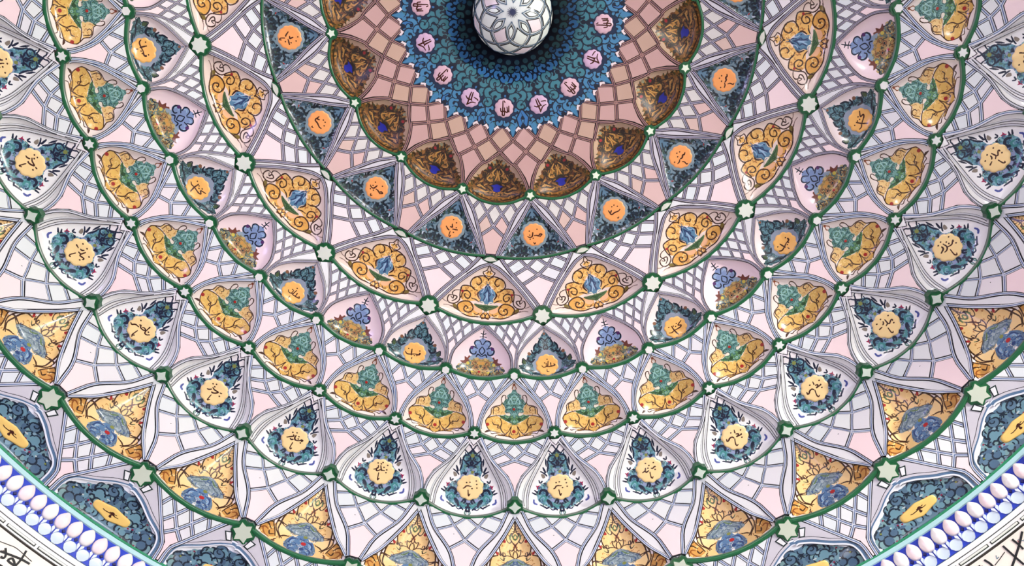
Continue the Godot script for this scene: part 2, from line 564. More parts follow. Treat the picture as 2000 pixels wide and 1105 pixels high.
const M6 := [
	["F","teal6",0,1,[8,134,-42,177,-95,232,-108,333,-122,414,-107,499,-143,564,-213,617,-244,701,-244,796,-186,851,-100,897,8,914,8,915]],
	["F","lilac6",0,1,[8,361,-56,421,-114,519,-148,603,-139,717,-107,807,8,833,8,828]],
	["F","dteal6",0,1,[8,169,-52,204,-66,285,-44,360,8,361]],
	["F","white6",0,1,[-50,70,-80,111,-72,163,-34,166,8,125,8,89]],
	["L","dark6",6,1,[-50,70,-80,111,-84,151,-63,171,-40,201]],
	["L","dark6",6,1,[-54,76,-28,85,-13,117,2,129]],
	["L","dark6",8,1,[2,124,-18,162,-40,192]],
	["L","dark6",7,1,[-31,211,-72,220,-95,262,-74,297,-33,284,-36,250]],
	["L","dark6",9,1,[-64,314,-28,347,-52,366]],
	["L","dark6",9,1,[13,272,-14,315,13,351]],
	["L","dark6",7,1,[8,203,-20,237,-9,274]],
	["F","dark6",0,1,[-125,253,-115,295,-122,365,-132,318]],
	["L","dark6",7,1,[-106,284,-104,352,-121,433]],
	["L","dark6",9,1,[-160,373,-148,409,-137,441]],
	["L","dark6",7,1,[-188,423,-153,449,-125,483]],
	["F","brown6",0,1,[-185,456,-156,464,-145,496,-168,515,-182,494]],
	["D","olive6",9,0,[16,430]],
	["D","olive6",11,0,[3,213]],
	["G","dark6",0,1,[-102,457,-33,412,-49,483]],
	["G","dark6",0,1,[-207,596,-128,551,-147,618]],
	["L","dark6",7,1,[-216,540,-205,572,-178,547]],
	["L","dark6",8,1,[-298,699,-263,719]],
	["L","dark6",8,1,[-271,669,-244,696]],
	["L","dark6",13,1,[-224,710,-197,666,-155,674,-140,712,-162,745]],
	["L","dark6",14,1,[-158,788,-123,820,-102,878]],
	["L","dark6",10,1,[-69,825,-43,792,-32,815,-48,841]],
	["L","dark6",10,1,[9,839,-4,879,25,886]],
	["L","mteal6",10,1,[-218,762,-179,734,-159,778,-189,813]],
	["L","mteal6",10,1,[-88,843,-53,876,-13,861]],
	["G","mag6",0,1,[-254,605,-237,614,-213,599,-221,626,-207,644,-231,644,-247,661,-245,634]],
	["L","blue6",9,1,[-290,788,-291,827,-260,848]],
	["L","dark6",7,1,[-227,850,-166,890]],
	["L","dark6",8,1,[-15,900,-16,929,12,929]],
	["L","dark6",7,1,[-165,899,-134,879]],
	["L","dark6",6,1,[-68,897,-50,918]]]
const M7 := [
	["F","gold7",0,1,[-8,50,31,115,76,193,87,275,138,349,145,426,184,489,239,580,239,659,262,708,230,764,-8,749,-70,726]]]
const M7b := [
	["F","gold7",0,1,[80,468,174,495,236,592,277,645,341,669,380,684,373,744,317,791,248,843,184,866,112,885,35,919,44,685,62,560]],
	["F","gold7b",0,1,[242,757,261,699,310,648,353,658,387,680,385,748,330,782,275,783]],
	["F","pale7",0,1,[104,681,179,640,256,614,250,680,208,727,180,722]],
	["L","dark7",6,1,[200,475,246,562,274,628,265,676,213,736,197,768]],
	["L","dark7",6,1,[187,633,249,616,273,629]],
	["L","dark7",9,1,[129,708,171,719,197,738]],
	["L","dark7",6,1,[242,757,263,703,302,650,304,630]],
	["L","dark7",6,1,[312,651,360,669,388,675,395,746]],
	["L","dark7",8,1,[259,741,294,755,309,720]],
	["L","dark7",6,1,[298,703,336,675,367,679]],
	["L","brown5",6,1,[291,795,338,765,376,706]],
	["L","brown5",6,1,[324,715,354,703,386,721]],
	["D","red7",11,1,[199,886]],
	["L","dark7",6,1,[198,892,208,848,239,857,241,816,270,835,300,823]],
	["L","dark7",8,1,[226,782,243,804]],
	["L","dark7",7,1,[108,909,135,921,182,893]]]
const M7c := [
	["L","dark7",6,1,[9,29,3,91,9,151,32,162]],
	["L","dark7",6,1,[17,97,37,101,33,128,16,131]],
	["L","dark7",6,1,[-4,158,-30,202,-6,249,31,218,29,178]],
	["L","dark7",6,1,[54,228,82,231,88,276,61,307,38,283,50,249]],
	["L","dark7",6,1,[36,186,52,239,28,285,5,331,29,385,53,384,46,436,15,468,-16,471]],
	["L","dark7",6,1,[19,292,-1,318,-13,372,3,397]],
	["L","green7",7,1,[3,189,20,236,0,261]],
	["L","green7",7,1,[41,206,52,261]],
	["G","red7",0,1,[8,289,8,336,8,380]],
	["L","dark7",6,1,[-12,395,-22,437,-19,465]],
	["F","red7",0,1,[89,311,117,289,134,328,113,334]],
	["L","dark7",7,1,[122,330,148,363,148,427,117,471,81,454,42,451]],
	["L","dark7",5,1,[95,464,100,433,119,439,114,469,141,446,140,477,160,451]],
	["L","green7",6,1,[99,486,118,513,143,499]],
	["L","dark7",5,1,[108,478,109,516,131,506]],
	["D","red7",9,1,[172,470]],
	["L","dark7",7,1,[165,484,216,522,237,570,241,630,239,688,180,760]],
	["L","dark7",6,1,[236,560,251,538]],
	["L","dark7",7,1,[146,614,199,614,245,610]]]
const P7 := [
	["F","c",0,1,[-8,480,69,510,103,551,159,593,187,638,109,660,66,667,53,678,79,701,106,701,142,765,138,842,101,864,85,924,34,962]]]
const Q7 := [
	["F","shell7",0,1,[-8,480,69,510,103,551,159,593,187,638,109,660,66,667,-8,657]],
	["F","blue7",0,1,[-8,665,71,685,106,701,142,765,138,842,101,864,85,924,34,962]],
	["L","dshell7",5,1,[39,510,92,559,152,620]],
	["L","dshell7",5,1,[32,561,81,601,126,630]],
	["L","green7",8,1,[18,514,62,560,86,564]],
	["L","dark7",5,1,[69,510,104,550,159,593,186,634]],
	["L","ivory",8,1,[58,674,75,693,115,672]],
	["L","dblue7",7,1,[46,705,97,730,112,791]],
	["L","dblue7",7,1,[49,790,99,813,103,852]],
	["L","dblue7",7,1,[46,846,83,858,96,899]],
	["L","lblue3",6,1,[67,732,93,754,88,790]],
	["L","lblue3",6,1,[68,828,86,834]],
	["D","dblue7",13,0,[23,816]],
	["D","red7",15,0,[23,743]],
	["D","olive6",12,0,[18,661]]]
const K6_0 := [
	["L","ink",6,0,[-556,136,-440,69,-342,-79,-179,-123,103,-93]],
	["L","ink",5,0,[-145,237,-108,512,-54,731,41,554]],
	["D","ink",4,0,[-316,-389]],
	["D","ink",4,0,[-42,-442]],
	["D","ink",4,0,[476,-575]],
	["D","ink",4,0,[532,-274]],
	["D","ink",4,0,[176,95]],
	["D","ink",4,0,[561,31]]]
const K6_1 := [
	["L","ink",6,0,[-130,-521,10,-181,59,-145,306,-168]],
	["L","ink",6,0,[-317,-465,-287,-321,-381,-166,-359,-7,-215,-38,-56,-187]],
	["L","ink",5,0,[-609,-34,-420,-129]],
	["L","ink",5,0,[-131,116,-101,514,-61,731,37,549]],
	["D","ink",4,0,[-400,-657]],
	["D","ink",4,0,[-126,-675]],
	["D","ink",4,0,[-17,-822]],
	["D","ink",4,0,[164,-431]],
	["D","ink",4,0,[414,-658]],
	["D","ink",4,0,[429,-268]],
	["D","ink",4,0,[429,-14]]]
const K6_2 := [
	["L","ink",6,0,[-658,94,-460,-68,-196,-264,-277,-363]],
	["L","ink",6,0,[-380,31,-266,84,-90,-9]],
	["L","ink",7,0,[-54,-396,-48,-144,100,-25,378,-87]],
	["L","ink",8,0,[372,-98,509,-213,599,-204,540,-102]],
	["L","ink",5,0,[-39,247,-51,706,42,827,105,680]],
	["D","ink",4,0,[-398,-511]],
	["D","ink",4,0,[-82,-636]],
	["D","ink",4,0,[198,-402]],
	["D","ink",4,0,[532,44]],
	["D","ink",4,0,[236,-196]]]
const K6_3 := [
	["L","ink",6,0,[-582,96,-457,57,-283,-116]],
	["L","ink",7,0,[-294,-264,-101,-201,246,-200,122,-5,-79,96,-163,70]],
	["L","ink",5,0,[-47,290,-55,705,-22,804,97,660]],
	["L","ink",6,0,[406,-236,546,-256]],
	["D","ink",4,0,[-226,-413]],
	["D","ink",4,0,[-467,-516]],
	["D","ink",4,0,[-227,-665]],
	["D","ink",4,0,[526,28]]]
const K6_4 := [
	["L","ink",6,0,[-921,246,-777,279,-583,64,-280,8]],
	["L","ink",6,0,[-351,-154,-264,-218,-147,-70,141,-88,316,-217]],
	["L","ink",6,0,[-75,-199,87,-270,282,-176,394,19,580,1,741,-173]],
	["L","ink",5,0,[316,-217,294,-645]],
	["L","ink",5,0,[-124,273,-152,762,-40,957]],
	["L","ink",5,0,[-91,812,-11,674]],
	["D","ink",4,0,[-549,-471]],
	["D","ink",4,0,[510,-244]]]
const K6_5 := [
	["L","ink",6,0,[-607,101,-357,-31,-259,-263]],
	["L","ink",6,0,[-340,0,-301,130,-62,33]],
	["L","ink",6,0,[187,-99,276,-46,463,-145,535,-123,432,-129]],
	["L","ink",5,0,[-16,178,-42,562,33,743,137,618]],
	["D","ink",4,0,[482,-505]],
	["D","ink",4,0,[66,-385]],
	["D","ink",4,0,[-75,-180]],
	["D","ink",4,0,[453,100]],
	["D","ink",4,0,[-157,-637]]]
const K6_6 := [
	["L","ink",7,0,[-693,-107,-725,32,-614,58,-427,-87,-210,-108,-105,46]],
	["L","ink",7,0,[200,-201,334,-123,292,9,148,22,368,38,588,54]],
	["L","ink",5,0,[-82,99,-208,493,-188,710,-31,640]],
	["L","ink",5,0,[202,-565,143,-314]],
	["D","ink",4,0,[482,282]],
	["D","ink",4,0,[548,21]],
	["D","ink",4,0,[-146,-487]],
	["D","ink",4,0,[662,-318]]]
const K6_7 := [
	["L","ink",6,0,[225,-414,179,-146,132,-41,-92,9]],
	["L","ink",6,0,[155,-93,229,78,512,-20,597,43,554,111]],
	["L","ink",6,0,[24,-417,-43,-296,-186,-229]],
	["L","ink",6,0,[-350,-145,-622,-155]],
	["L","ink",5,0,[-96,227,-191,618,-134,770,-34,689]],
	["D","ink",4,0,[635,-418]],
	["D","ink",4,0,[499,288]],
	["D","ink",4,0,[34,-689]],
	["D","ink",4,0,[-438,-619]]]
const K6_8 := [
	["L","ink",6,0,[74,-467,34,-110,-192,41,-429,-2]],
	["L","ink",6,0,[22,-73,219,67,402,124,660,33,620,131]],
	["L","ink",7,0,[-155,-438,-247,-236,-608,-167]],
	["L","ink",5,0,[-31,230,-214,694,-149,874,-18,774]],
	["D","ink",4,0,[747,-380]],
	["D","ink",4,0,[319,-322]],
	["D","ink",4,0,[312,-104]],
	["D","ink",4,0,[613,348]],
	["D","ink",4,0,[-204,-703]],
	["D","ink",4,0,[117,-704]]]
const K2_0 := [
	["L","ink",6,0,[-635,126,-500,212,-233,168,-111,-203,-173,174]],
	["L","ink",7,0,[-10,95,230,95,414,162,550,8,734,75,499,267]],
	["L","ink",5,0,[-120,706,-42,881,91,751]],
	["D","ink",4,0,[313,-483]],
	["D","ink",4,0,[-440,-380]],
	["D","ink",4,0,[-419,5]],
	["D","ink",4,0,[-129,322]],
	["D","ink",4,0,[-424,399]]]
const K2_1 := [
	["L","ink",7,0,[-486,-205,-459,8,-388,245,-85,210,83,215,350,246,565,163]],
	["L","ink",7,0,[-220,-119,-335,-10,-491,-38]],
	["L","ink",5,0,[-35,748,8,828,133,754]],
	["D","ink",4,0,[459,-193]],
	["D","ink",4,0,[-32,-415]],
	["D","ink",4,0,[215,-452]]]
const K2_2 := [
	["L","ink",7,0,[-501,71,-254,285,-137,328]],
	["L","ink",7,0,[5,-289,72,-21,-134,-12]],
	["L","ink",7,0,[153,163,407,139,637,123]],
	["L","ink",5,0,[-5,419,-25,790,90,912,143,740]],
	["D","ink",4,0,[3,-732]],
	["D","ink",4,0,[352,-523]],
	["D","ink",4,0,[453,-57]],
	["D","ink",4,0,[311,429]]]
const K2_3 := [
	["L","ink",8,0,[541,55,389,113,233,42,57,152,-175,110]],
	["L","ink",6,0,[-247,102,-423,212,-679,222]],
	["L","ink",5,0,[-241,395,-131,570,-145,878,0,893]],
	["D","ink",4,0,[293,-371]],
	["D","ink",4,0,[32,-489]],
	["D","ink",4,0,[-738,-94]],
	["D","ink",4,0,[-178,-219]]]
const K4_0 := [
	["L","ink",5,0,[-522,38,-356,207,-106,141,-69,-220]],
	["L","ink",6,0,[-106,141,256,179,751,107,645,-56]],
	["L","ink",5,0,[376,191,356,-207]],
	["L","ink",5,0,[131,-383,45,157]],
	["L","ink",4,0,[-46,452,-41,696,140,715]],
	["D","ink",4,0,[-220,-236]],
	["D","ink",4,0,[59,-573]]]
const K4_1 := [
	["L","ink",7,0,[-881,107,-735,246,-474,246,97,62]],
	["L","ink",7,0,[-342,-315,-295,62,-247,309]],
	["L","ink",8,0,[124,67,259,79,457,46,517,-103,462,-112]],
	["L","ink",5,0,[-142,486,-139,668]],
	["D","ink",4,0,[-671,-282]],
	["D","ink",4,0,[434,-338]],
	["D","ink",4,0,[48,247]],
	["D","ink",4,0,[279,191]]]
const K4_2 := [
	["L","ink",7,0,[745,-355,325,-116,561,40,431,174,62,208,-236,222]],
	["L","ink",7,0,[-290,-273,-236,222,-132,570,-70,778]],
	["L","ink",6,0,[-799,239,-549,316,-236,222]],
	["D","ink",4,0,[-582,-299]],
	["D","ink",4,0,[-142,-222]],
	["D","ink",4,0,[49,-90]],
	["D","ink",4,0,[228,-314]]]
const KA := [
	["L","ink",9,0,[-203,-818,-141,55,-141,725,-5,837,108,701,54,-89]],
	["L","ink",9,0,[-415,39,-297,405,73,328,292,433,433,378,337,-199]],
	["L","ink",9,0,[536,-302,603,403]],
	["L","ink",7,0,[-82,-871,62,-675]]]
const KB := [
	["L","ink",9,0,[-187,-668,-147,-89,-40,554,-58,898]],
	["L","ink",9,0,[9,-738,159,49,294,178]],
	["L","ink",9,0,[-567,0,-233,190,227,113]],
	["L","ink",8,0,[349,-285,772,-242,919,-153]],
	["L","ink",8,0,[809,205,377,334,107,643,-46,858]]]
const K8_0 := [
	["L","ink",7,0,[-480,-8,-368,53,-42,-67,60,-308,179,19,445,11]],
	["L","ink",7,0,[23,51,24,442]],
	["L","ink",6,0,[163,38,-7,-70,-74,-224]],
	["D","ink",4,0,[246,-219]],
	["D","ink",4,0,[49,333]]]
# ---------------------------------------------------------------- the rings of niches

var inks := {}
const ORD := ["", "first", "second", "third", "fourth", "fifth", "sixth", "seventh", "eighth", "ninth", "tenth", "eleventh"]

func v2(flat: Array) -> PackedVector2Array:
	var out := PackedVector2Array()
	for i in range(0, flat.size(), 2):
		out.append(Vector2(flat[i], flat[i + 1]))
	return out

# outline of a niche: [half-angle, radius, ...] from its tip down to the node; inner edge and the edge of the web beside it
var edge_in := {
	"1": [0.0, 1.15, 4.4, 1.225, 7.0, 1.27, 9.2, 1.36, 10.2, 1.43, 10.55, 1.485],
	"2": [0.0, 1.57, 3.0, 1.706, 6.2, 1.846, 8.6, 1.985, 9.2, 2.02],
	"3": [0.0, 2.10, 2.3, 2.139, 5.3, 2.238, 7.5, 2.336, 9.45, 2.45, 9.9, 2.49],
	"4a": [0.0, 2.617, 3.1, 2.728, 4.6, 2.81, 5.12, 2.87, 5.2, 2.92, 5.15, 2.95],
	"4b": [0.0, 2.617, 3.0, 2.72, 4.6, 2.805, 5.12, 2.865, 5.2, 2.92, 5.15, 2.95],
	"5": [0.0, 3.018, 2.25, 3.13, 3.9, 3.236, 4.7, 3.32, 4.95, 3.39, 4.9, 3.42],
	"6": [0.85, 3.50, 2.53, 3.655, 4.53, 3.785, 5.25, 3.88, 5.42, 3.95, 5.2, 3.985],
	"7": [0.0, 4.05, 1.35, 4.135, 2.98, 4.212, 4.2, 4.24, 4.8, 4.25],
	"8": [0.45, 4.395, 1.63, 4.43, 3.0, 4.49, 4.6, 4.55, 5.1, 4.61, 5.15, 4.70],
}
var edge_out := {
	"1": [0.0, 1.15, 4.4, 1.225, 7.0, 1.27, 9.2, 1.36, 10.2, 1.43, 10.55, 1.485],
	"2": [1.3, 1.55, 5.1, 1.675, 7.87, 1.858, 9.5, 1.999, 9.75, 2.03],
	"3": [2.7, 2.05, 4.8, 2.152, 7.8, 2.283, 10.3, 2.42, 10.75, 2.46],
	"4a": [1.88, 2.568, 3.59, 2.662, 4.83, 2.76, 5.25, 2.83, 5.4, 2.90, 5.4, 2.95],
	"4b": [0.25, 2.605, 3.0, 2.71, 4.65, 2.8, 5.2, 2.86, 5.3, 2.92, 5.3, 2.95],
	"5": [1.0, 2.985, 3.2, 3.15, 4.2, 3.22, 5.0, 3.335, 5.2, 3.40, 5.2, 3.42],
	"6": [0.95, 3.485, 2.6, 3.65, 4.6, 3.78, 5.33, 3.88, 5.5, 3.95, 5.45, 3.975],
	"7": [0.87, 4.03, 2.06, 4.115, 4.08, 4.184, 4.7, 4.222, 5.0, 4.243],
	"8": [1.5, 4.275, 2.3, 4.34, 4.7, 4.545, 5.25, 4.60, 5.35, 4.70],
}
# heights of the lattice rows of a web, from the node (0) up to the arc (1)
var rows_ := {
	"2": [0.0, 0.36, 0.56, 0.80, 1.0], "3": [0.0, 0.52, 0.69, 0.84, 1.0], "4": [0.0, 0.46, 0.62, 0.80, 1.0],
	"5": [0.0, 0.58, 0.72, 1.0], "6": [0.0, 0.61, 0.715, 0.835, 1.0], "7": [0.0, 0.36, 0.61, 0.81, 1.0], "8": [0.0, 0.45, 0.60, 0.78, 1.0],
}

func ring_of(key: String) -> int:
	return int(key.left(1))

# a niche's numbers: k ring, c angle of its middle in the pattern, hw half-angle by radius, ra tip, vb foot of its belly
func niche_def(key: String) -> Dictionary:
	var k := ring_of(key)
	var c: float = {"1": 11.25, "2": 0.0, "3": 11.25, "4a": 0.0, "4b": 11.25, "5": 5.625, "6": 0.0, "7": 5.625, "8": 0.0}[key]
	var hw := PackedVector2Array()
	var sm := smooth_line(Array(v2(edge_in[key])), 5)
	for q in sm:
		hw.append(Vector2(q.y, q.x))
	hw.sort()
	return {"key": key, "k": k, "c": c, "hw": hw, "ra": apex_[k], "vb": rad_[k] + bul_[k], "half": 180.0 / cnt_[k], "d": deep_[k]}

func half_at(d: Dictionary, r: float) -> float:
	var h := along(d.hw, r)
	var k: int = d.k
	if r > rad_[k] and bul_[k] > 0.0:
		h = minf(h, d.half * sqrt(maxf(0.0, 1.0 - (r - rad_[k]) / bul_[k])))
	return h

func on_niche(d: Dictionary, r: float, a: float, lift := 0.0) -> Vector3:
	var k: int = d.k
	var h := half_at(d, r)
	var s := clampf(a / maxf(h, 1e-4), -1.0, 1.0)
	var t := clampf((r - d.ra) / (d.vb - d.ra), 0.0, 1.0)
	var f := pow(t, 0.8) * pow(maxf(0.0, 1.0 - pow(t, 5.0)), 0.6) * 1.2
	var b: float = d.d * pow(maxf(0.0, 1.0 - s * s), 0.7) * f
	var n := inward(k, r, a)
	return tier(k, r, a, d.c) - n * (b - lift)

func niche_normal(d: Dictionary, r: float, a: float) -> Vector3:
	var e := 0.01
	var x := on_niche(d, r, a + e * 30.0) - on_niche(d, r, a - e * 30.0)
	var y := on_niche(d, r + e, a) - on_niche(d, r - e, a)
	var n := x.cross(y).normalized()
	return n if n.dot(inward(d.k, r, a)) > 0.0 else -n

func uv_to(d: Dictionary, u: float, v: float) -> Vector2:
	# motif coordinates (u from -0.5 to 0.5) to (radius, angle)
	var r: float = d.ra + v * (d.vb - d.ra)
	var w: float = 2.0 * rad_[d.k] * deg_to_rad(d.half)
	return Vector2(r, rad_to_deg(u * w / r))

func niche_shell(d: Dictionary) -> Sheet:
	var s := Sheet.new()
	var nr := 26
	var nc := 18
	var w: float = 2.0 * rad_[d.k] * deg_to_rad(d.half)
	for j in nr + 1:
		var x := float(j) / nr
		var t := 1.0 - pow(1.0 - x, 1.7)
		if d.k == 8:
			t = x
		var r: float = d.ra + t * (d.vb - d.ra)
		for i in nc + 1:
			var q := sin((float(i) / nc - 0.5) * PI)
			var a := half_at(d, r) * q
			s.add(on_niche(d, r, a), inward(d.k, r, a), Color.WHITE, Vector2(0.5 + deg_to_rad(a) * r / w, t))
	for j in nr:
		for i in nc:
			var o := j * (nc + 1) + i
			s.quad(o, o + 1, o + nc + 2, o + nc + 1)
	s.smooth()
	return s

func motif(d: Dictionary, ground: Color, lists: Array, unit := 1.0, rough := 0.22) -> StandardMaterial3D:
	var w: float = 2.0 * rad_[d.k] * deg_to_rad(d.half)
	var img := Image.create(512, clampi(int(512.0 * (d.vb - d.ra) * stretch(d.k) / w), 256, 720), false, Image.FORMAT_RGB8)
	img.fill(ground)
	for l in lists:
		if l is Callable:
			(l as Callable).call(img)
		else:
			paint(img, l, unit)
	return painted(img, rough)

# a raised patch of a niche with the outline given in motif coordinates; round = its own texture, else the niche's
func relief(d: Dictionary, outline: PackedVector2Array, mid: Vector2, ext: Vector2, own: bool, lift: float) -> Sheet:
	var s := Sheet.new()
	var m := outline.size()
	var scales := [0.0, 0.3, 0.6, 0.82, 0.95, 1.0]
	var lifts := [1.0, 1.0, 1.0, 0.95, 0.6, -0.3]
	for j in scales.size():
		for i in m:
			var q := mid.lerp(outline[i], scales[j])
			var ra := uv_to(d, q.x, q.y)
			var tex := Vector2(0.5 + 0.5 * (q.x - mid.x) / ext.x, 0.5 + 0.5 * (q.y - mid.y) / ext.y) if own else Vector2(q.x + 0.5, q.y)
			s.add(on_niche(d, ra.x, ra.y, lift * float(lifts[j])), niche_normal(d, ra.x, ra.y), Color.WHITE, tex)
	for j in scales.size() - 1:
		for i in m:
			s.quad(j * m + i, j * m + (i + 1) % m, (j + 1) * m + (i + 1) % m, (j + 1) * m + i)
	s.smooth()
	return s

func scallop(mid: Vector2, ext: Vector2, lobes: int, depth: float) -> PackedVector2Array:
	var out := PackedVector2Array()
	for i in 64:
		var f := TAU * i / 64.0
		var r := 1.0 - depth * (1.0 - absf(sin(f * lobes * 0.5)))
		out.append(mid + Vector2(cos(f) * ext.x, sin(f) * ext.y) * r)
	return out

func outline_of(items: Array) -> PackedVector2Array:
	# a half outline mirrored into a closed one
	var flat: Array = items[0][4]
	var half := []
	for i in range(0, flat.size(), 2):
		half.append(Vector2(float(flat[i]) / 1000.0, float(flat[i + 1]) / 1000.0))
	var sm := smooth_line(half, 4)
	var out := PackedVector2Array()
	for q in sm:
		out.append(q)
	for i in range(sm.size() - 2, 0, -1):
		out.append(Vector2(-sm[i].x, sm[i].y))
	return out

func band_cols(k: int) -> Array:
	if k == 1:
		return [lin(38, 16, 18), lin(158, 118, 110), lin(60, 44, 60), lin(158, 118, 110), lin(38, 16, 18)]
	if k <= 4:
		return [lin(36, 22, 34), lin(176, 166, 174), lin(78, 82, 110), lin(176, 166, 174), lin(36, 22, 34)]
	return [lin(26, 26, 34), lin(208, 210, 218), lin(84, 106, 146), lin(208, 210, 218), lin(26, 26, 34)]

const BAND := [-0.0155, -0.0100, -0.0035, 0.0035, 0.0100, 0.0155]

func side_band(s: Sheet, d: Dictionary, pts: PackedVector2Array, edges: Array, cols: Array) -> void:
	for sg in [-1.0, 1.0]:
		var line := PackedVector3Array()
		var nor := PackedVector3Array()
		for q in smooth_line(Array(pts), 5):
			line.append(on_niche(d, q.y, q.x * sg))
			nor.append(inward(d.k, q.y, q.x * sg))
		lanes(s, line, nor, edges, cols, 0.004)

func make_niche(key: String, mat: StandardMaterial3D) -> Node3D:
	var d := niche_def(key)
	var k: int = d.k
	var o := Node3D.new()
	var org := tier(k, (d.ra + d.vb) * 0.5, 0.0, d.c)
	o.set_meta("org", org)
	part("shell", niche_shell(d), mat, o, org)
	# borders
	var s := Sheet.new()
	if key == "6":
		side_band(s, d, v2([0.45, 3.515, 1.2, 3.58, 2.44, 3.70, 3.55, 3.82, 4.05, 3.92, 4.15, 4.02]), [-0.011, -0.006, 0.006, 0.011], [lin(40, 36, 40), lin(225, 225, 228), lin(40, 36, 40)])
		side_band(s, d, v2([0.72, 3.51, 1.9, 3.60, 3.35, 3.74, 4.35, 3.86, 4.65, 3.95, 4.6, 4.0]), [-0.011, -0.006, 0.006, 0.011], [lin(40, 36, 40), lin(225, 225, 228), lin(40, 36, 40)])
		side_band(s, d, v2([0.0, 3.545, 0.35, 3.525, 0.7, 3.503, 0.9, 3.497]), [-0.004, 0.002, 0.012], [lin(40, 36, 40), lin(232, 222, 228)])
		side_band(s, d, v2(edge_in["6"]), [-0.012, -0.007, 0.002], [lin(40, 36, 40), lin(214, 214, 220)])
	elif key == "8":
		side_band(s, d, v2([0.0, 4.398, 0.5, 4.40, 1.63, 4.435, 3.0, 4.495, 4.5, 4.553, 5.0, 4.615, 5.05, 4.70]), [-0.03, -0.026, -0.014, 0.006, 0.012], [lin(46, 44, 52), lin(225, 228, 235), lin(86, 112, 142), lin(225, 228, 235)])
	else:
		side_band(s, d, v2(edge_in[key]), BAND.map(func(x): return x * (0.72 if k == 4 else 1.0)), band_cols(k))
	part("border_band", s, mats.paint, o, org)
	# green moulding along the belly
	var line := PackedVector3Array()
	var nor := PackedVector3Array()
	var e: float = d.half - {1: 0.9, 2: 1.4, 3: 1.75, 4: 0.45, 5: 0.55, 6: 0.55, 7: 0.15, 8: 0.3}[k]
	for i in 33:
		var a := lerpf(-e, e, i / 32.0)
		line.append(tier(k, arc(k, a + d.c), a, d.c))
		nor.append((inward(k, rad_[k], a) + Vector3(0, -0.6, 0)).normalized())
	var r := Sheet.new()
	if k < 8:
		var wd: float = {1: 0.016, 2: 0.014, 3: 0.021, 4: 0.022, 5: 0.022, 6: 0.022, 7: 0.022}[k]
		var dark := k == 1
		tube(r, line, nor, wd, 0.02, lin(104, 116, 104) if not dark else lin(70, 56, 36), lin(28, 94, 54))  # grey inner flank paints in the shading of the belly beside it
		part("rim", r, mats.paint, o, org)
	# tapering facets between the niche and the webs beside it
	if key in ["2", "3", "4a", "5", "7", "8"]:
		for sg in [-1.0, 1.0]:
			var white := lin(226, 224, 224) if k > 2 else lin(205, 200, 205)
			if k == 8:
				white = lin(198, 194, 200)
			part("facet", facet(d, sg, white, band_cols(k)[0]), mats.paint, o, org)
	return o

# the tapering strip between a niche and the web beside it, with a fine dark line along both edges
func facet(d: Dictionary, sg: float, white: Color, dark: Color) -> Sheet:
	var k: int = d.k
	var key: String = d.key
	var s := Sheet.new()
	var a_in := smooth_line(Array(v2(edge_in[key])), 6)
	var a_out := smooth_line(Array(v2(edge_out[key])), 6)
	var n := 20
	var prev: Array = []
	for j in n + 1:
		var t := j / float(n)
		var p := by_radius(a_in, t)
		var q := by_radius(a_out, t)
		var p3 := tier(k, p.y, p.x * sg, d.c)
		var q3 := tier(k, q.y, q.x * sg, d.c)
		var w := maxf(p3.distance_to(q3), 1e-4)
		var f0 := clampf(0.0165 / w, 0.0, 0.42)
		var f1 := clampf(0.0210 / w, 0.0, 0.5)
		if w < 0.05:
			f1 = f0
		var row: Array = []
		for f in [[0.0, white], [f0, white], [f0, dark], [f1, dark], [f1, white], [1.0 - f1, white], [1.0 - f1, dark], [1.0 - f0, dark], [1.0 - f0, white], [1.0, white]]:
			var m := p.lerp(q, f[0])
			row.append(s.add(p3.lerp(q3, f[0]) + inward(k, m.y, m.x * sg) * 0.002, inward(k, m.y, m.x * sg), f[1]))
		if j > 0:
			for e in [0, 2, 4, 6, 8]:
				s.quad(prev[e], prev[e + 1], row[e + 1], row[e])
		prev = row
	return s

func by_radius(p: PackedVector2Array, t: float) -> Vector2:
	var y := lerpf(p[0].y, p[p.size() - 1].y, t)
	for i in p.size() - 1:
		if y <= p[i + 1].y:
			return p[i].lerp(p[i + 1], clampf((y - p[i].y) / maxf(p[i + 1].y - p[i].y, 1e-6), 0.0, 1.0))
	return p[p.size() - 1]

# a plate on the vault: outline in (angle, radius); gap = joint around it, then a dark edge, then its face
func plate(k: int, c: float, poly: PackedVector2Array, gap: float, edge: float, lift: float, face: Color, rim: Color, ground := Color(0, 0, 0, 0)) -> Sheet:
	var ky := slant(k)
	var q := PackedVector2Array()
	for p in poly:
		var up: float = (rad_[k] - p.y) / (rad_[k] - arc(k - 1, p.x + c))
		q.append(Vector2(rad_[k] * deg_to_rad(p.x), -up * ky))
	var s := Sheet.new()
	if ground.a > 0.0:
		flat_face(s, k, c, q, ky, 0.001, ground)
	var outer := Geometry2D.offset_polygon(q, -gap, Geometry2D.JOIN_MITER)
	var inner := Geometry2D.offset_polygon(q, -edge, Geometry2D.JOIN_MITER)
	if outer.is_empty():
		return s if s.p.size() > 0 else null
	for g in outer:
		flat_face(s, k, c, g, ky, lift * 0.6, rim)
		skirt(s, k, c, g, ky, lift * 0.6, -0.004, rim)
	for g in inner:
		flat_face(s, k, c, g, ky, lift, face)
		skirt(s, k, c, g, ky, lift, lift * 0.6, face)
	return s

func lay(k: int, c: float, q: Vector2, ky: float, lift: float) -> Vector3:
	var ra := unlay(k, c, q, ky)
	return tier(k, ra.x, ra.y, c) + inward(k, ra.x, ra.y) * lift

func slant(k: int) -> float:
	# length of a tier from the arcs above down to its nodes
	var dr: float = rad_[k] - rad_[k - 1] - 0.5 * bul_[k - 1]
	return sqrt(dr * dr + pow(hei_[k] - hei_[k - 1], 2.0))

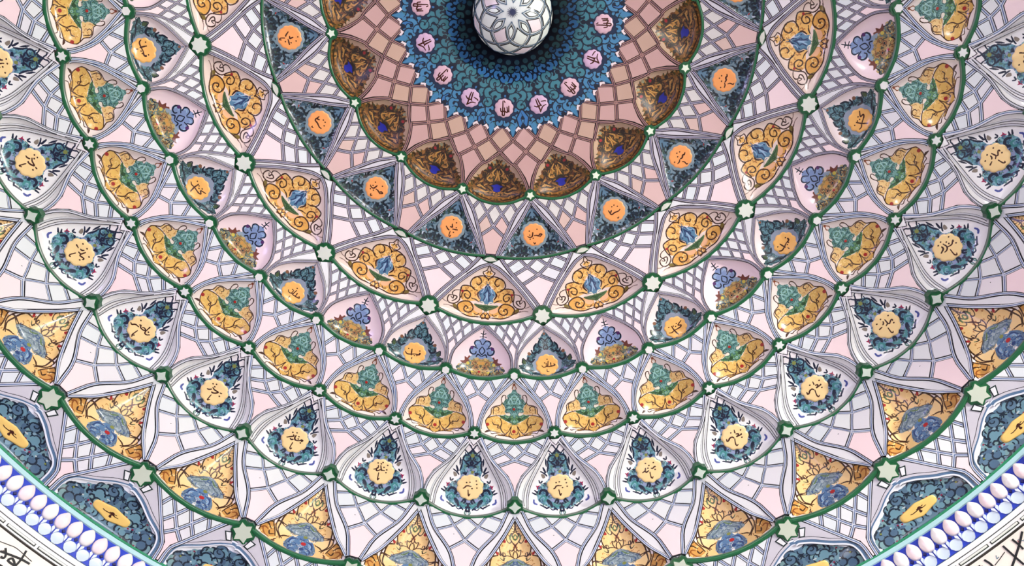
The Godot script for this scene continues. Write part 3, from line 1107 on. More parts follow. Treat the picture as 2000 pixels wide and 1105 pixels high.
func unlay(k: int, c: float, q: Vector2, ky: float) -> Vector2:
	var a := rad_to_deg(q.x / rad_[k])
	return Vector2(rad_[k] + (arc(k - 1, a + c) - rad_[k]) * (-q.y / ky), a)

func flat_face(s: Sheet, k: int, c: float, g: PackedVector2Array, ky: float, lift: float, col: Color) -> void:
	var t := Geometry2D.triangulate_polygon(g)
	var o := s.p.size()
	for q in g:
		s.add(lay(k, c, q, ky, lift), inward(k, rad_[k], rad_to_deg(q.x / rad_[k])), col)
	for i in range(0, t.size(), 3):
		s.tri(o + t[i], o + t[i + 1], o + t[i + 2])

func skirt(s: Sheet, k: int, c: float, g: PackedVector2Array, ky: float, up: float, lo: float, col: Color) -> void:
	var mid := Vector2.ZERO
	for q in g:
		mid += q / g.size()
	var m := lay(k, c, mid, ky, up)
	for i in g.size():
		var a := lay(k, c, g[i], ky, up)
		var b := lay(k, c, g[(i + 1) % g.size()], ky, up)
		var n := ((a + b) * 0.5 - m).normalized()
		s.quad(s.add(a, n, col), s.add(b, n, col), s.add(lay(k, c, g[(i + 1) % g.size()], ky, lo), n, col), s.add(lay(k, c, g[i], ky, lo), n, col))

# ---------------------------------------------------------------- latticed webs between the niches

func curve_at(p: PackedVector2Array, tau: PackedFloat32Array, t: float) -> Vector2:
	if t <= tau[0]:
		return p[0]
	for i in p.size() - 1:
		if t <= tau[i + 1]:
			return p[i].lerp(p[i + 1], (t - tau[i]) / maxf(tau[i + 1] - tau[i], 1e-6))
	return p[p.size() - 1]

func heights(k: int, c: float, p: PackedVector2Array) -> PackedFloat32Array:
	# how far up its tier each point of a side lies, 0 at the node's ring, 1 at the arcs above
	var out := PackedFloat32Array()
	for q in p:
		out.append((rad_[k] - q.y) / (rad_[k] - arc(k - 1, q.x + c)))
	return out

func web_at(w: Dictionary, s: float, t: float) -> Vector2:
	var a: Vector2 = curve_at(w.left, w.ltau, t)
	var b: Vector2 = curve_at(w.right, w.rtau, t)
	if s <= -1.0:
		return a
	if s >= 1.0:
		return b
	var q := a.lerp(b, (s + 1.0) * 0.5)
	var k: int = w.k
	q.y = rad_[k] + (arc(k - 1, q.x + w.c) - rad_[k]) * maxf(t, maxf(w.ltau[0], w.rtau[0]))
	if t >= 0.999:
		q.y = arc(k - 1, q.x + w.c)
	return q

func side_curve(key: String, half: float, sg: float) -> PackedVector2Array:
	# the outer edge of the niche beside a web, seen from the web's middle, from the node upwards
	var sm := smooth_line(Array(v2(edge_out[key])), 5)
	var out := PackedVector2Array()
	for i in range(sm.size() - 1, -1, -1):
		out.append(Vector2((half - sm[i].x) * sg, sm[i].y))
	# radius must fall all the way
	var keep := PackedVector2Array([out[0]])
	for i in range(1, out.size()):
		if out[i].y < keep[keep.size() - 1].y - 0.0005:
			keep.append(out[i])
	return keep

func make_web(k: int, key_l: String, key_r: String, c: float) -> Node3D:
	var half: float = 180.0 / cnt_[k]
	var w := {"k": k, "c": c, "left": side_curve(key_l, half, -1.0), "right": side_curve(key_r, half, 1.0)}
	w["ltau"] = heights(k, c, w.left)
	w["rtau"] = heights(k, c, w.right)
	var o := Node3D.new()
	var org := tier(k, (rad_[k] + rad_[k - 1]) * 0.5, 0.0, c)
	o.set_meta("org", org)
	var ky := stretch(k)
	var cols := band_cols(k)
	# ground
	var g := Sheet.new()
	for j in 13:
		for i in 11:
			var q := web_at(w, i / 5.0 - 1.0, j / 12.0)
			g.add(tier(k, q.y, q.x, c) - inward(k, q.y, q.x) * (0.03 if k == 7 else 0.010), inward(k, q.y, q.x), cols[1])
	for j in 12:
		for i in 10:
			var b := j * 11 + i
			g.quad(b, b + 1, b + 12, b + 11)
	part("ground", g, mats.paint, o, org)
	# lattice points
	var rows: Array = rows_[str(k)]
	var n := rows.size() - 1
	var at := func(i: int, j: int) -> Vector2:
		var m := i + j
		return web_at(w, 0.0 if m == 0 else float(j - i) / m, rows[mini(m, n)])
	var thin := 0.72 if k == 4 else 1.0
	var line_sheet := Sheet.new()
	for i in range(0, n + 1):
		for j in range(0, n + 1):
			if i + j >= n:
				continue
			for dirn in 2:
				if (dirn == 0 and j == 0) or (dirn == 1 and i == 0):
					continue
				var p0: Vector2 = at.call(i, j)
				var p1: Vector2 = at.call(i + 1, j) if dirn == 0 else at.call(i, j + 1)
				var ln := PackedVector3Array()
				var nr := PackedVector3Array()
				for q in 4:
					var pq := p0.lerp(p1, q / 3.0)
					ln.append(tier(k, pq.y, pq.x, c))
					nr.append(inward(k, pq.y, pq.x))
				lanes(line_sheet, ln, nr, [-0.0122 * thin, -0.0034 * thin, 0.0034 * thin, 0.0122 * thin], [cols[1], cols[2], cols[1]], 0.002)
	part("lattice_line", line_sheet, mats.paint, o, org)
	# border along both sides
	var bs := Sheet.new()
	for sd in [-1.0, 1.0]:
		var ln2 := PackedVector3Array()
		var nr2 := PackedVector3Array()
		for j in 17:
			var q2 := web_at(w, sd, j / 16.0)
			ln2.append(tier(k, q2.y, q2.x, c))
			nr2.append(inward(k, q2.y, q2.x))
		lanes(bs, ln2, nr2, BAND.map(func(x): return x * thin), cols, 0.004)
	part("border_band", bs, mats.paint, o, org)
	# tiles
	for i in n:
		for j in n:
			var m := i + j
			if m >= n:
				continue
			var poly := PackedVector2Array()
			var corners := [[i, j], [i, j + 1], [i + 1, j + 1], [i + 1, j]]
			if m + 2 > n:
				corners = [[i, j], [i, j + 1], [i + 1, j]]
			for e in corners.size():
				var ca: Array = corners[e]
				var cb: Array = corners[(e + 1) % corners.size()]
				var side := 0.0
				if ca[0] == 0 and cb[0] == 0:
					side = 1.0
				elif ca[1] == 0 and cb[1] == 0:
					side = -1.0
				for z in 4:
					var f := z / 4.0
					if side != 0.0:
						poly.append(web_at(w, side, lerpf(rows[ca[0] + ca[1]], rows[cb[0] + cb[1]], f)))
					elif m + 2 > n and ca[0] + ca[1] == n and cb[0] + cb[1] == n:
						poly.append(web_at(w, lerpf(float(ca[1] - ca[0]) / n, float(cb[1] - cb[0]) / n, f), 1.0))
					else:
						poly.append((at.call(ca[0], ca[1]) as Vector2).lerp(at.call(cb[0], cb[1]), f))
				if side == -1.0 and cb[0] + cb[1] == 0:
					poly.append(web_at(w, -1.0, 0.0))
			var face := tile_tone(k, m, i * 7 + j * 3)
			var t := plate(k, c, poly, 0.0115 * thin, 0.0172 * thin, 0.008, face, cols[0])
			if t != null and t.p.size() > 0:
				part("tile", t, mats.paint, o, org)
	return o

func tile_tone(k: int, m: int, salt: int) -> Color:
	var v := float((salt * 37) % 11) / 11.0
	if k <= 2:
		return lin(214, 180, 174).lerp(lin(206, 182, 164), v) if m < 2 else lin(212, 206, 200)  # second-ring tiles toned down in colour for the weaker light higher up
	if m == 0:
		return lin(245, 219, 219).lerp(lin(244, 224, 216), v)
	return lin(224, 222, 224).lerp(lin(240, 226, 226), v) if m == 1 else lin(220, 225, 225).lerp(lin(230, 229, 225), v)

func make_canopy() -> Node3D:
	# the top web: the wide lattice between two niches of the first ring
	var o := Node3D.new()
	var k := 1
	var org := tier(k, 1.25, 0.0, 0.0)
	o.set_meta("org", org)
	var cols := band_cols(1)
	var d := niche_def("1")
	var g := Sheet.new()
	for i in 25:
		var a := lerpf(-11.25, 11.25, i / 24.0)
		var r0 := lerpf(0.915, 1.035, pingpong(absf(a), 5.625) / 5.625)
		var r1 := 1.46
		for j in range(d.hw.size()):
			if d.hw[j].y >= 11.25 - absf(a):
				r1 = d.hw[j].x
				break
		for j in 7:
			var r := lerpf(r0, maxf(r1, r0), j / 6.0)
			g.add(tier(k, r, a, 0.0), inward(k, r, a), cols[1])
	for i in 24:
		for j in 6:
			g.quad(i * 7 + j, i * 7 + j + 1, i * 7 + j + 8, i * 7 + j + 7)
	part("ground", g, mats.paint, o, org)
	var lv := [0.918, 1.041, 1.142, 1.262]
	var ls := Sheet.new()
	var links := [[0, 2, -5.625, 1], [0, 2, 5.625, 1], [-5.625, 1, -11.25, 2], [5.625, 1, 11.25, 2], [0, 2, -5.625, 3], [0, 2, 5.625, 3], [-5.625, 3, -11.25, 2], [5.625, 3, 11.25, 2], [0, 0, -5.625, 1], [0, 0, 5.625, 1], [-5.625, 1, -11.25, 0], [5.625, 1, 11.25, 0]]
	for l in links:
		var ln := PackedVector3Array()
		var nr := PackedVector3Array()
		for q in 5:
			var a := lerpf(l[0], l[2], q / 4.0)
			var r := lerpf(lv[l[1]], lv[l[3]], q / 4.0)
			ln.append(tier(k, r, a, 0.0))
			nr.append(inward(k, r, a))
		if l[1] == 0 or l[3] == 0:
			lanes(ls, ln, nr, BAND, cols, 0.006)
		else:
			lanes(ls, ln, nr, [-0.0135, -0.0034, 0.0034, 0.0135], [cols[1], cols[2], cols[1]], 0.002)
	part("lattice_line", ls, mats.paint, o, org)
	var polys := [
		[0, lv[0], -5.625, lv[1], 0, lv[2], 5.625, lv[1]],
		[11.25, lv[0], 5.625, lv[1], 11.25, lv[2], 16.875, lv[1]],
		[-5.625, lv[1], -11.25, lv[2], -5.625, lv[3], 0, lv[2]],
		[5.625, lv[1], 0, lv[2], 5.625, lv[3], 11.25, lv[2]],
		[0, lv[2], -5.0, 1.25, -3.4, 1.30, -1.7, 1.37, -0.9, 1.43, -0.8, 1.46, 0.8, 1.46, 0.9, 1.43, 1.7, 1.37, 3.4, 1.30, 5.0, 1.25],
	]
	for i in polys.size():
		var face := lin(190, 152, 146) if i % 2 == 0 else lin(186, 154, 136)  # tile colours lowered to stand for the dimmer light at the crown
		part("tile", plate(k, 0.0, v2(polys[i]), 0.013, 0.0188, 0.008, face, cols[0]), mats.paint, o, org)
	return o

# ---------------------------------------------------------------- star bosses at the nodes

func star_poly(n: int, r1: float, r2: float, turn := 0.0) -> PackedVector2Array:
	var out := PackedVector2Array()
	for i in n * 2:
		var f := PI * i / n + turn
		out.append(Vector2(sin(f), -cos(f)) * (r1 if i % 2 == 0 else r2))
	return out

func make_boss_star(k: int, shape: PackedVector2Array, grow: float, at_r: float, face: Color) -> Node3D:
	var o := Node3D.new()
	var org := spot(at_r, 0.0, {6: 6.60, 7: 5.89}.get(k, hei_[k]))
	o.set_meta("org", org)
	var s := Sheet.new()
	var f := Sheet.new()
	var dn := Vector3(0, -1, 0)
	if k == 7:
		dn = Vector3(0, -1, 0.35).normalized()
	var bx := Vector3(1, 0, 0)
	var by := bx.cross(dn).normalized()
	if by.z > 0.0:
		by = -by
	var big: PackedVector2Array = Geometry2D.offset_polygon(shape, grow, Geometry2D.JOIN_ROUND)[0]
	var mid: PackedVector2Array = Geometry2D.offset_polygon(shape, grow * 0.45, Geometry2D.JOIN_ROUND)[0]
	var place := func(q: Vector2, h: float) -> Vector3:
		return org + bx * q.x + by * q.y + dn * h
	var deck := func(sh: Sheet, g: PackedVector2Array, h: float, lo: float, col: Color) -> void:
		var t := Geometry2D.triangulate_polygon(g)
		var b := sh.p.size()
		for q in g:
			sh.add(place.call(q, h), dn, col)
		for i in range(0, t.size(), 3):
			sh.tri(b + t[i], b + t[i + 1], b + t[i + 2])
		for i in g.size():
			var p: Vector2 = g[i]
			var q2: Vector2 = g[(i + 1) % g.size()]
			var n2 := (bx * (p + q2).x + by * (p + q2).y).normalized()
			sh.quad(sh.add(place.call(p, h), n2, col), sh.add(place.call(q2, h), n2, col), sh.add(place.call(q2, lo), n2, col), sh.add(place.call(p, lo), n2, col))
	deck.call(s, big, 0.010, -0.03 if k != 6 else -0.05, lin(30, 88, 54))
	deck.call(s, mid, 0.018, 0.010, lin(26, 96, 52))
	deck.call(f, shape, 0.024, 0.012, face)
	part("frame", s, mats.paint, o, org)
	part("star", f, mats.paint, o, org)
	return o

# ---------------------------------------------------------------- setting the copies round the axis

func seen_at(p: Vector3) -> Vector2:
	var q := cam.transform.affine_inverse() * p
	if q.z > -0.1:
		return Vector2(-9999, -9999)
	return Vector2(1000.0 - q.x / q.z * FOCAL, 552.5 + q.y / q.z * FOCAL)

# copies of a proto at pattern angles; keeps those in view; what(i) words. Returns the kept nodes with their angles
func ring_copies(proto: Node3D, called: String, first: float, step: float, count: int, margin: float, words: String, category: String, group: String) -> Array:
	var org: Vector3 = proto.get_meta("org")
	proto.remove_meta("org")
	var kept := []
	var low := -1
	for i in count:
		var a := wrapf(first + step * i + PHI, -180.0, 180.0)
		var p := org.rotated(Vector3.UP, -deg_to_rad(a))
		var px := seen_at(p)
		if px.x < -margin or px.x > 2000.0 + margin or px.y < -margin or px.y > 1105.0 + margin:
			continue
		kept.append({"a": a, "p": p, "px": px})
	kept.sort_custom(func(x, y): return x.a < y.a)
	for i in kept.size():
		if low < 0 or absf(kept[i].a) < absf(kept[low].a):
			low = i
	for i in kept.size():
		var o: Node3D = proto.duplicate()
		o.name = numbered(called)
		o.position = kept[i].p
		o.rotation.y = -deg_to_rad(kept[i].a)
		add_child(o)
		var n: int = i - low
		var where := "the ring's lowest" if n == 0 else "%s %s of the ring's lowest" % [ORD[mini(absi(n), 11)], "right" if n > 0 else "left"]
		tag(o, words + ", " + where, category, group)
		kept[i]["node"] = o
	proto.free()
	return kept

func give(kept: Array, mid: float, table: Dictionary, spare: Array) -> void:
	# every cartouche its own writing
	for i in kept.size():
		var m: MeshInstance3D = kept[i].node.get_node("cartouche")
		var pa := int(round((kept[i].a - PHI) * 100.0))
		m.set_surface_override_material(0, table[pa] if table.has(pa) else spare[i % spare.size()])

func build_tiers() -> void:
	var d: Dictionary
	var o: Node3D
	var curls3 := func(img: Image) -> void:
		enrich(img, [PAL.gold3, PAL.gold3b, PAL.gold5, PAL.gold5b, PAL.gold5c, PAL.gold7, PAL.gold7b], [rgb(196, 138, 70), rgb(178, 116, 60), rgb(246, 212, 140)], 42, 0.024, 2.4, 3)
	var leaves4 := func(img: Image) -> void:
		enrich(img, [PAL.teal4, PAL.dteal4], [rgb(104, 142, 152), rgb(34, 52, 64), rgb(56, 84, 84)], 120, 0.024, 4.5, 4)
	var mass4 := func(img: Image) -> void:
		enrich(img, [PAL.side4, PAL.mass4], [rgb(140, 120, 66), rgb(66, 78, 62), rgb(196, 168, 104), rgb(110, 74, 44)], 80, 0.024, 4.5, 5)
	var leaves5 := func(img: Image) -> void:
		enrich(img, [PAL.teal5, PAL.green5], [rgb(64, 108, 104), rgb(150, 190, 184), rgb(60, 96, 66)], 90, 0.020, 3.0, 6)
	var leaves6 := func(img: Image) -> void:
		enrich(img, [PAL.teal6, PAL.dteal6, PAL.lilac6], [rgb(60, 98, 122), rgb(132, 176, 186), rgb(34, 48, 76), rgb(84, 124, 112)], 130, 0.026, 4.0, 7)
	var leaves7 := func(img: Image) -> void:
		enrich(img, [PAL.shell7, PAL.blue7], [rgb(92, 110, 124), rgb(160, 172, 178), rgb(60, 84, 126)], 90, 0.022, 3.0, 8)
	# first ring
	var bloom := func(img: Image) -> void:
		floral_scatter(img)
	o = make_niche("1", motif(niche_def("1"), rgb(196, 166, 140), [bloom, M1], 0.8, 0.38))
	ring_copies(o, "painted_niche", 11.25, 22.5, 16, 190.0, "small dark gold floral niche, ring nearest the rosette", "niche", "dark gold niches of the first ring")
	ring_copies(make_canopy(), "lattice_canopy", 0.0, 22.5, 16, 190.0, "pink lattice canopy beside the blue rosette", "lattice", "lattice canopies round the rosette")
	ring_copies(make_boss_star(1, star_poly(5, 0.036, 0.021, PI), 0.026, 1.515, lin(226, 236, 214)), "star_boss", 0.0, 22.5, 16, 130.0, "tiny white star boss on the first ring", "star boss", "star bosses of the first ring")
	# second ring
	d = niche_def("2")
	var speckle := func(img: Image) -> void:
		leaf_scatter(img)
	o = make_niche("2", motif(d, rgb(186, 190, 204), [M2, speckle], 0.8))
	var halo := scallop(Vector2(0, 0.585), Vector2(0.158, 0.255), 12, 0.10)
	part("halo", relief(d, halo, Vector2(0, 0.585), Vector2(0.5, 0.5), false, 0.006), plain(rgb(126, 142, 148), 0.35), o, tier(2, (d.ra + d.vb) * 0.5, 0.0, d.c))
	part("cartouche", relief(d, scallop(Vector2(0, 0.585), Vector2(0.130, 0.212), 12, 0.07), Vector2(0, 0.585), Vector2(0.130, 0.212), true, 0.012), null, o, tier(2, (d.ra + d.vb) * 0.5, 0.0, d.c))
	var orange := rgb(240, 158, 90)
	var kept := ring_copies(o, "painted_niche", 0.0, 22.5, 16, 190.0, "dark triangular niche, orange cartouche, second ring", "niche", "orange cartouche niches of the second ring")
	var c20 := cartouche(K2_0, orange)
	var c21 := cartouche(K2_1, orange)
	var c22 := cartouche(K2_2, orange)
	var c23 := cartouche(K2_3, orange)
	give(kept, 0.0, {0: c20, 2250: c21, -2250: c22, 4500: c23}, [c23, c22, c21, c20])
	ring_copies(make_web(2, "2", "2", 11.25), "lattice_web", 11.25, 22.5, 16, 170.0, "latticed web between dark triangular niches, second ring", "lattice", "latticed webs of the second ring")
	ring_copies(make_boss_star(2, v2([-0.055, 0.018, -0.03, -0.004, 0.0, -0.012, 0.03, -0.004, 0.055, 0.018, 0.022, 0.026, 0.0, 0.03, -0.022, 0.026]) , 0.012, 2.045, lin(212, 212, 198)), "crescent_boss", 11.25, 22.5, 16, 130.0, "small white crescent boss, second ring", "boss", "crescent bosses of the second ring")
	# third ring
	d = niche_def("3")
	o = make_niche("3", motif(d, rgb(240, 218, 206), [M3, curls3, lines_of(M3), Q3], 0.55))
	part("palmette", relief(d, outline_of(P3), Vector2(0, 0.62), Vector2(1, 1), false, 0.010), o.get_node("shell").mesh.surface_get_material(0), o, o.get_meta("org"))
	ring_copies(o, "painted_niche", 11.25, 22.5, 16, 210.0, "wide golden scrollwork niche, blue palmette, third ring", "niche", "golden scroll niches of the third ring")
	ring_copies(make_web(3, "3", "3", 0.0), "lattice_web", 0.0, 22.5, 16, 170.0, "latticed web between golden scroll niches, third ring", "lattice", "latticed webs of the third ring")
	ring_copies(make_boss_star(3, star_poly(8, 0.068, 0.050, PI / 8), 0.030, 2.53, lin(226, 230, 216)), "star_boss", 0.0, 22.5, 16, 130.0, "large eight-pointed white star boss, third ring", "star boss", "star bosses of the third ring")
	# fourth ring, two kinds in turn
	d = niche_def("4a")
	o = make_niche("4a", motif(d, rgb(244, 228, 226), [M4a, leaves4, lines_of(M4a)], 0.75))
	part("cartouche", relief(d, scallop(Vector2(-0.004, 0.715), Vector2(0.172, 0.215), 10, 0.10), Vector2(-0.004, 0.715), Vector2(0.172, 0.215), true, 0.010), null, o, o.get_meta("org"))
	kept = ring_copies(o, "painted_niche", 0.0, 22.5, 16, 170.0, "teal-leaved niche with orange cartouche, fourth ring", "niche", "cartouche niches of the fourth ring")
	var amber := rgb(242, 182, 100)
	var c40 := cartouche(K4_0, amber)
	var c41 := cartouche(K4_1, amber)
	var c42 := cartouche(K4_2, amber)
	give(kept, 0.0, {0: c40, -2250: c41, 2250: c42}, [c41, c42, c40])
	o = make_niche("4b", motif(niche_def("4b"), rgb(246, 222, 226), [M4b, mass4, lines_of(M4b)], 0.75))
	ring_copies(o, "painted_niche", 11.25, 22.5, 16, 170.0, "pink niche, blue palmette over gold, fourth ring", "niche", "palmette niches of the fourth ring")
	ring_copies(make_web(4, "4a", "4b", 5.625), "lattice_web", 5.625, 22.5, 16, 160.0, "latticed web right of cartouche niche, fourth ring", "lattice", "right-hand webs of the fourth ring")
	ring_copies(make_web(4, "4b", "4a", 16.875), "lattice_web", 16.875, 22.5, 16, 160.0, "latticed web left of cartouche niche, fourth ring", "lattice", "left-hand webs of the fourth ring")
	ring_copies(make_boss_star(4, star_poly(6, 0.034, 0.029), 0.030, 2.985, lin(236, 236, 230)), "round_boss", 5.625, 11.25, 32, 130.0, "small round white boss, fourth ring", "boss", "round bosses of the fourth ring")
	# fifth ring
	d = niche_def("5")
	o = make_niche("5", motif(d, rgb(246, 232, 224), [M5, curls3, lines_of(M5), Q5, leaves5, lines_of(Q5)], 0.65))
	part("palmette", relief(d, outline_of(P5), Vector2(0, 0.50), Vector2(1, 1), false, 0.010), o.get_node("shell").mesh.surface_get_material(0), o, o.get_meta("org"))
	ring_copies(o, "painted_niche", 5.625, 11.25, 32, 170.0, "yellow niche with green palmette, fifth ring", "niche", "green palmette niches of the fifth ring")
	ring_copies(make_web(5, "5", "5", 0.0), "lattice_web", 0.0, 11.25, 32, 160.0, "latticed web between green palmette niches, fifth ring", "lattice", "latticed webs of the fifth ring")
	ring_copies(make_boss_star(5, star_poly(6, 0.040, 0.024), 0.028, 3.45, lin(232, 236, 230)), "star_boss", 0.0, 11.25, 32, 130.0, "small six-pointed white star boss, fifth ring", "star boss", "star bosses of the fifth ring")
	# sixth ring
	d = niche_def("6")
	o = make_niche("6", motif(d, rgb(246, 244, 242), [M6, leaves6, lines_of(M6)], 0.85))
	var mid6 := Vector2(0.005, 0.63)
	part("cartouche", relief(d, scallop(mid6, Vector2(0.148, 0.172), 10, 0.09), mid6, Vector2(0.148, 0.172), true, 0.012), null, o, o.get_meta("org"))
	kept = ring_copies(o, "painted_niche", 0.0, 11.25, 32, 190.0, "white lobed niche, teal leaves, cream cartouche, sixth ring", "niche", "cream cartouche niches of the sixth ring")
	var cream := rgb(248, 214, 152)
	var six := [cartouche(K6_0, cream), cartouche(K6_1, cream), cartouche(K6_2, cream), cartouche(K6_3, cream), cartouche(K6_4, cream), cartouche(K6_5, cream), cartouche(K6_6, cream), cartouche(K6_7, cream), cartouche(K6_8, cream)]
	give(kept, 0.0, {-1125: six[0], 0: six[0], -2250: six[1], -3375: six[2], -4500: six[3], -5625: six[4], 1125: six[5], 2250: six[6], 3375: six[6], 4500: six[7], 5625: six[8]}, [six[4], six[8], six[3], six[7]])
	ring_copies(make_web(6, "6", "6", 5.625), "lattice_web", 5.625, 11.25, 32, 170.0, "white latticed web between lobed niches, sixth ring", "lattice", "latticed webs of the sixth ring")
	o = make_boss_star(6, v2([0, -0.052, 0.02, -0.02, 0.05, 0, 0.02, 0.02, 0, 0.052, -0.02, 0.02, -0.05, 0, -0.02, -0.02]), 0.028, 3.975, lin(216, 228, 214))
	part("foot", plate(7, 5.625, v2([-1.0, 3.99, 1.0, 3.99, 0.9, 4.035, 0.0, 4.06, -0.9, 4.035]), 0.0, 0.003, 0.0, lin(200, 202, 206), lin(200, 202, 206)), mats.paint, o, o.get_meta("org"))
	ring_copies(o, "square_boss", 5.625, 11.25, 32, 130.0, "small pale green square boss, sixth ring", "boss", "square bosses of the sixth ring")
	# seventh ring
	d = niche_def("7")
	o = make_niche("7", motif(d, rgb(250, 240, 236), [M7, M7b, curls3, lines_of(M7b), M7c, Q7, leaves7, lines_of(Q7)], 0.6))
	part("shell_flower", relief(d, outline_of(P7), Vector2(0, 0.62), Vector2(1, 1), false, 0.012), o.get_node("shell").mesh.surface_get_material(0), o, o.get_meta("org"))
	ring_copies(o, "painted_niche", 5.625, 11.25, 32, 190.0, "gold vine niche with blue flower, seventh ring", "niche", "gold vine niches of the seventh ring")
	ring_copies(make_web(7, "7", "7", 0.0), "lattice_web", 0.0, 11.25, 32, 180.0, "latticed web between gold vine niches, seventh ring", "lattice", "latticed webs of the seventh ring")
	o = make_boss_star(7, star_poly(6, 0.078, 0.050, PI / 6), 0.026, 4.306, lin(196, 204, 184))
	part("foot", plate(8, 0.0, v2([-0.5, 4.25, 0.5, 4.25, 1.5, 4.33, 0.4, 4.402, -0.4, 4.402, -1.5, 4.33]), 0.0, 0.003, -0.004, lin(190, 186, 196), lin(190, 186, 196)), mats.paint, o, o.get_meta("org"))
	for sg in [-1.0, 1.0]:
		part("pendant", plate(8, 0.0, v2([sg * 0.95, 4.325, sg * 1.75, 4.345, sg * 1.15, 4.40, sg * 0.55, 4.385]), 0.004, 0.012, 0.008, lin(226, 226, 226), lin(26, 40, 40)), mats.paint, o, o.get_meta("org"))
	ring_copies(o, "star_boss", 0.0, 11.25, 32, 130.0, "large grey-green six-pointed star boss, seventh ring", "star boss", "star bosses of the seventh ring")
	# eighth ring
	d = niche_def("8")
	var cluster := func(img: Image) -> void:
		leaf_cluster(img)
	o = make_niche("8", motif(d, rgb(240, 242, 246), [cluster]))
	var lens := PackedVector2Array()
	for i in 48:
		var f := TAU * i / 48.0
		var cx := cos(f)
		lens.append(Vector2(0.165 * signf(cx) * pow(absf(cx), 0.8), 0.665 + 0.15 * signf(sin(f)) * pow(absf(sin(f)), 0.85) * (1.0 - 0.22 * sin(PI * absf(cx)))))
	part("cartouche", relief(d, lens, Vector2(0, 0.665), Vector2(0.17, 0.16), true, 0.012), cartouche(K8_0, rgb(238, 198, 112)), o, o.get_meta("org"))
	ring_copies(o, "painted_niche", 0.0, 11.25, 32, 230.0, "arched blue leafy niche, gold oval, eighth ring", "niche", "blue leaf niches of the eighth ring")
	ring_copies(make_web(8, "8", "8", 5.625), "lattice_web", 5.625, 11.25, 32, 160.0, "latticed web between blue leafy niches, eighth ring", "lattice", "latticed webs of the eighth ring")

func lines_of(items: Array) -> Array:
	return items.filter(func(it): return it[0] == "L" or it[0] == "D")

func enrich(img: Image, onto: Array, inks_: Array, count: int, size: float, width: float, salt: int) -> void:
	# small curled strokes painted over chosen colours, mirrored
	var rng := RandomNumberGenerator.new()
	rng.seed = salt
	var w := img.get_width()
	var h := img.get_height()
	var done := 0
	for n in count * 14:
		if done >= count:
			break
		var p := Vector2(rng.randf_range(0.5, 1.0) * w, rng.randf() * h)
		var under := img.get_pixel(mini(int(p.x), w - 1), mini(int(p.y), h - 1))
		var ok := false
		for c in onto:
			if absf(under.r - c.r) + absf(under.g - c.g) + absf(under.b - c.b) < 0.02:
				ok = true
		if not ok:
			continue
		done += 1
		var a := rng.randf_range(0.0, TAU)
		var turn := rng.randf_range(1.5, 4.5)
		var r := size * w * rng.randf_range(0.4, 1.0)
		var ink: Color = inks_[rng.randi() % inks_.size()]
		for sg in [1.0, -1.0]:
			var pts := []
			for i in 6:
				var f := i / 5.0
				var g := a + turn * f
				pts.append(Vector2(w * 0.5 + sg * (p.x - w * 0.5 + cos(g) * r * (1.0 - 0.5 * f)), p.y + sin(g) * r * (1.0 - 0.5 * f)))
			stroke(img, smooth_line(pts, 3), width, ink)

func floral_scatter(img: Image) -> void:
	# gold and brown leaves of the innermost ring
	var w := img.get_width()
	var h := img.get_height()
	var rng := RandomNumberGenerator.new()
	rng.seed = 31
	for sg in [-1.0, 1.0]:
		var poly := []
		for q in [Vector2(-0.01, 0.13), Vector2(0.10, 0.20), Vector2(0.24, 0.44), Vector2(0.38, 0.64), Vector2(0.47, 0.80), Vector2(0.5, 1.0), Vector2(-0.01, 1.0)]:
			poly.append(Vector2((0.5 + sg * q.x) * w, q.y * h))
		fill(img, PackedVector2Array(poly), rgb(128, 86, 38))
	for n in 240:
		var v := rng.randf_range(0.17, 0.99)
		var u := rng.randf_range(0.0, lerpf(0.04, 0.47, clampf((v - 0.13) / 0.62, 0.0, 1.0)))
		var a := rng.randf_range(0.0, TAU)
		var l := rng.randf_range(0.012, 0.034)
		var c: Color = [rgb(176, 124, 58), rgb(40, 24, 14), rgb(96, 52, 24), rgb(52, 34, 16), rgb(150, 100, 44), rgb(70, 66, 30)][rng.randi() % 6]
		for sg in [-1.0, 1.0]:
			var p := Vector2((0.5 + sg * u) * w, v * h)
			var q := Vector2(cos(a) * sg, sin(a)) * l * w
			stroke(img, smooth_line([p - q, p + Vector2(-q.y, q.x) * 0.4 * sg, p + q], 5), rng.randf_range(5.0, 11.0), c)

func leaf_scatter(img: Image) -> void:
	# pale and dark leaves over the dark field of the second ring, the same on both sides
	var rng := RandomNumberGenerator.new()
	rng.seed = 21
	var w := img.get_width()
	var h := img.get_height()
	for n in 190:
		var v := rng.randf_range(0.30, 0.97)
		var lim := lerpf(0.03, 0.37, clampf((v - 0.2) / 0.65, 0.0, 1.0))
		var u := rng.randf_range(0.0, lim)
		var a := rng.randf_range(0.0, TAU)
		var l := rng.randf_range(0.012, 0.030)
		var c: Color = [rgb(104, 126, 138), rgb(62, 90, 106), rgb(14, 24, 32), rgb(18, 30, 40), rgb(44, 70, 62)][rng.randi() % 5]
		for sg in [-1.0, 1.0]:
			var p := Vector2((0.5 + sg * u) * w, v * h)
			var q := Vector2(cos(a) * sg, sin(a)) * l * w
			stroke(img, smooth_line([p - q, p + Vector2(-q.y, q.x) * 0.35 * sg, p + q], 5), 8.0, c)

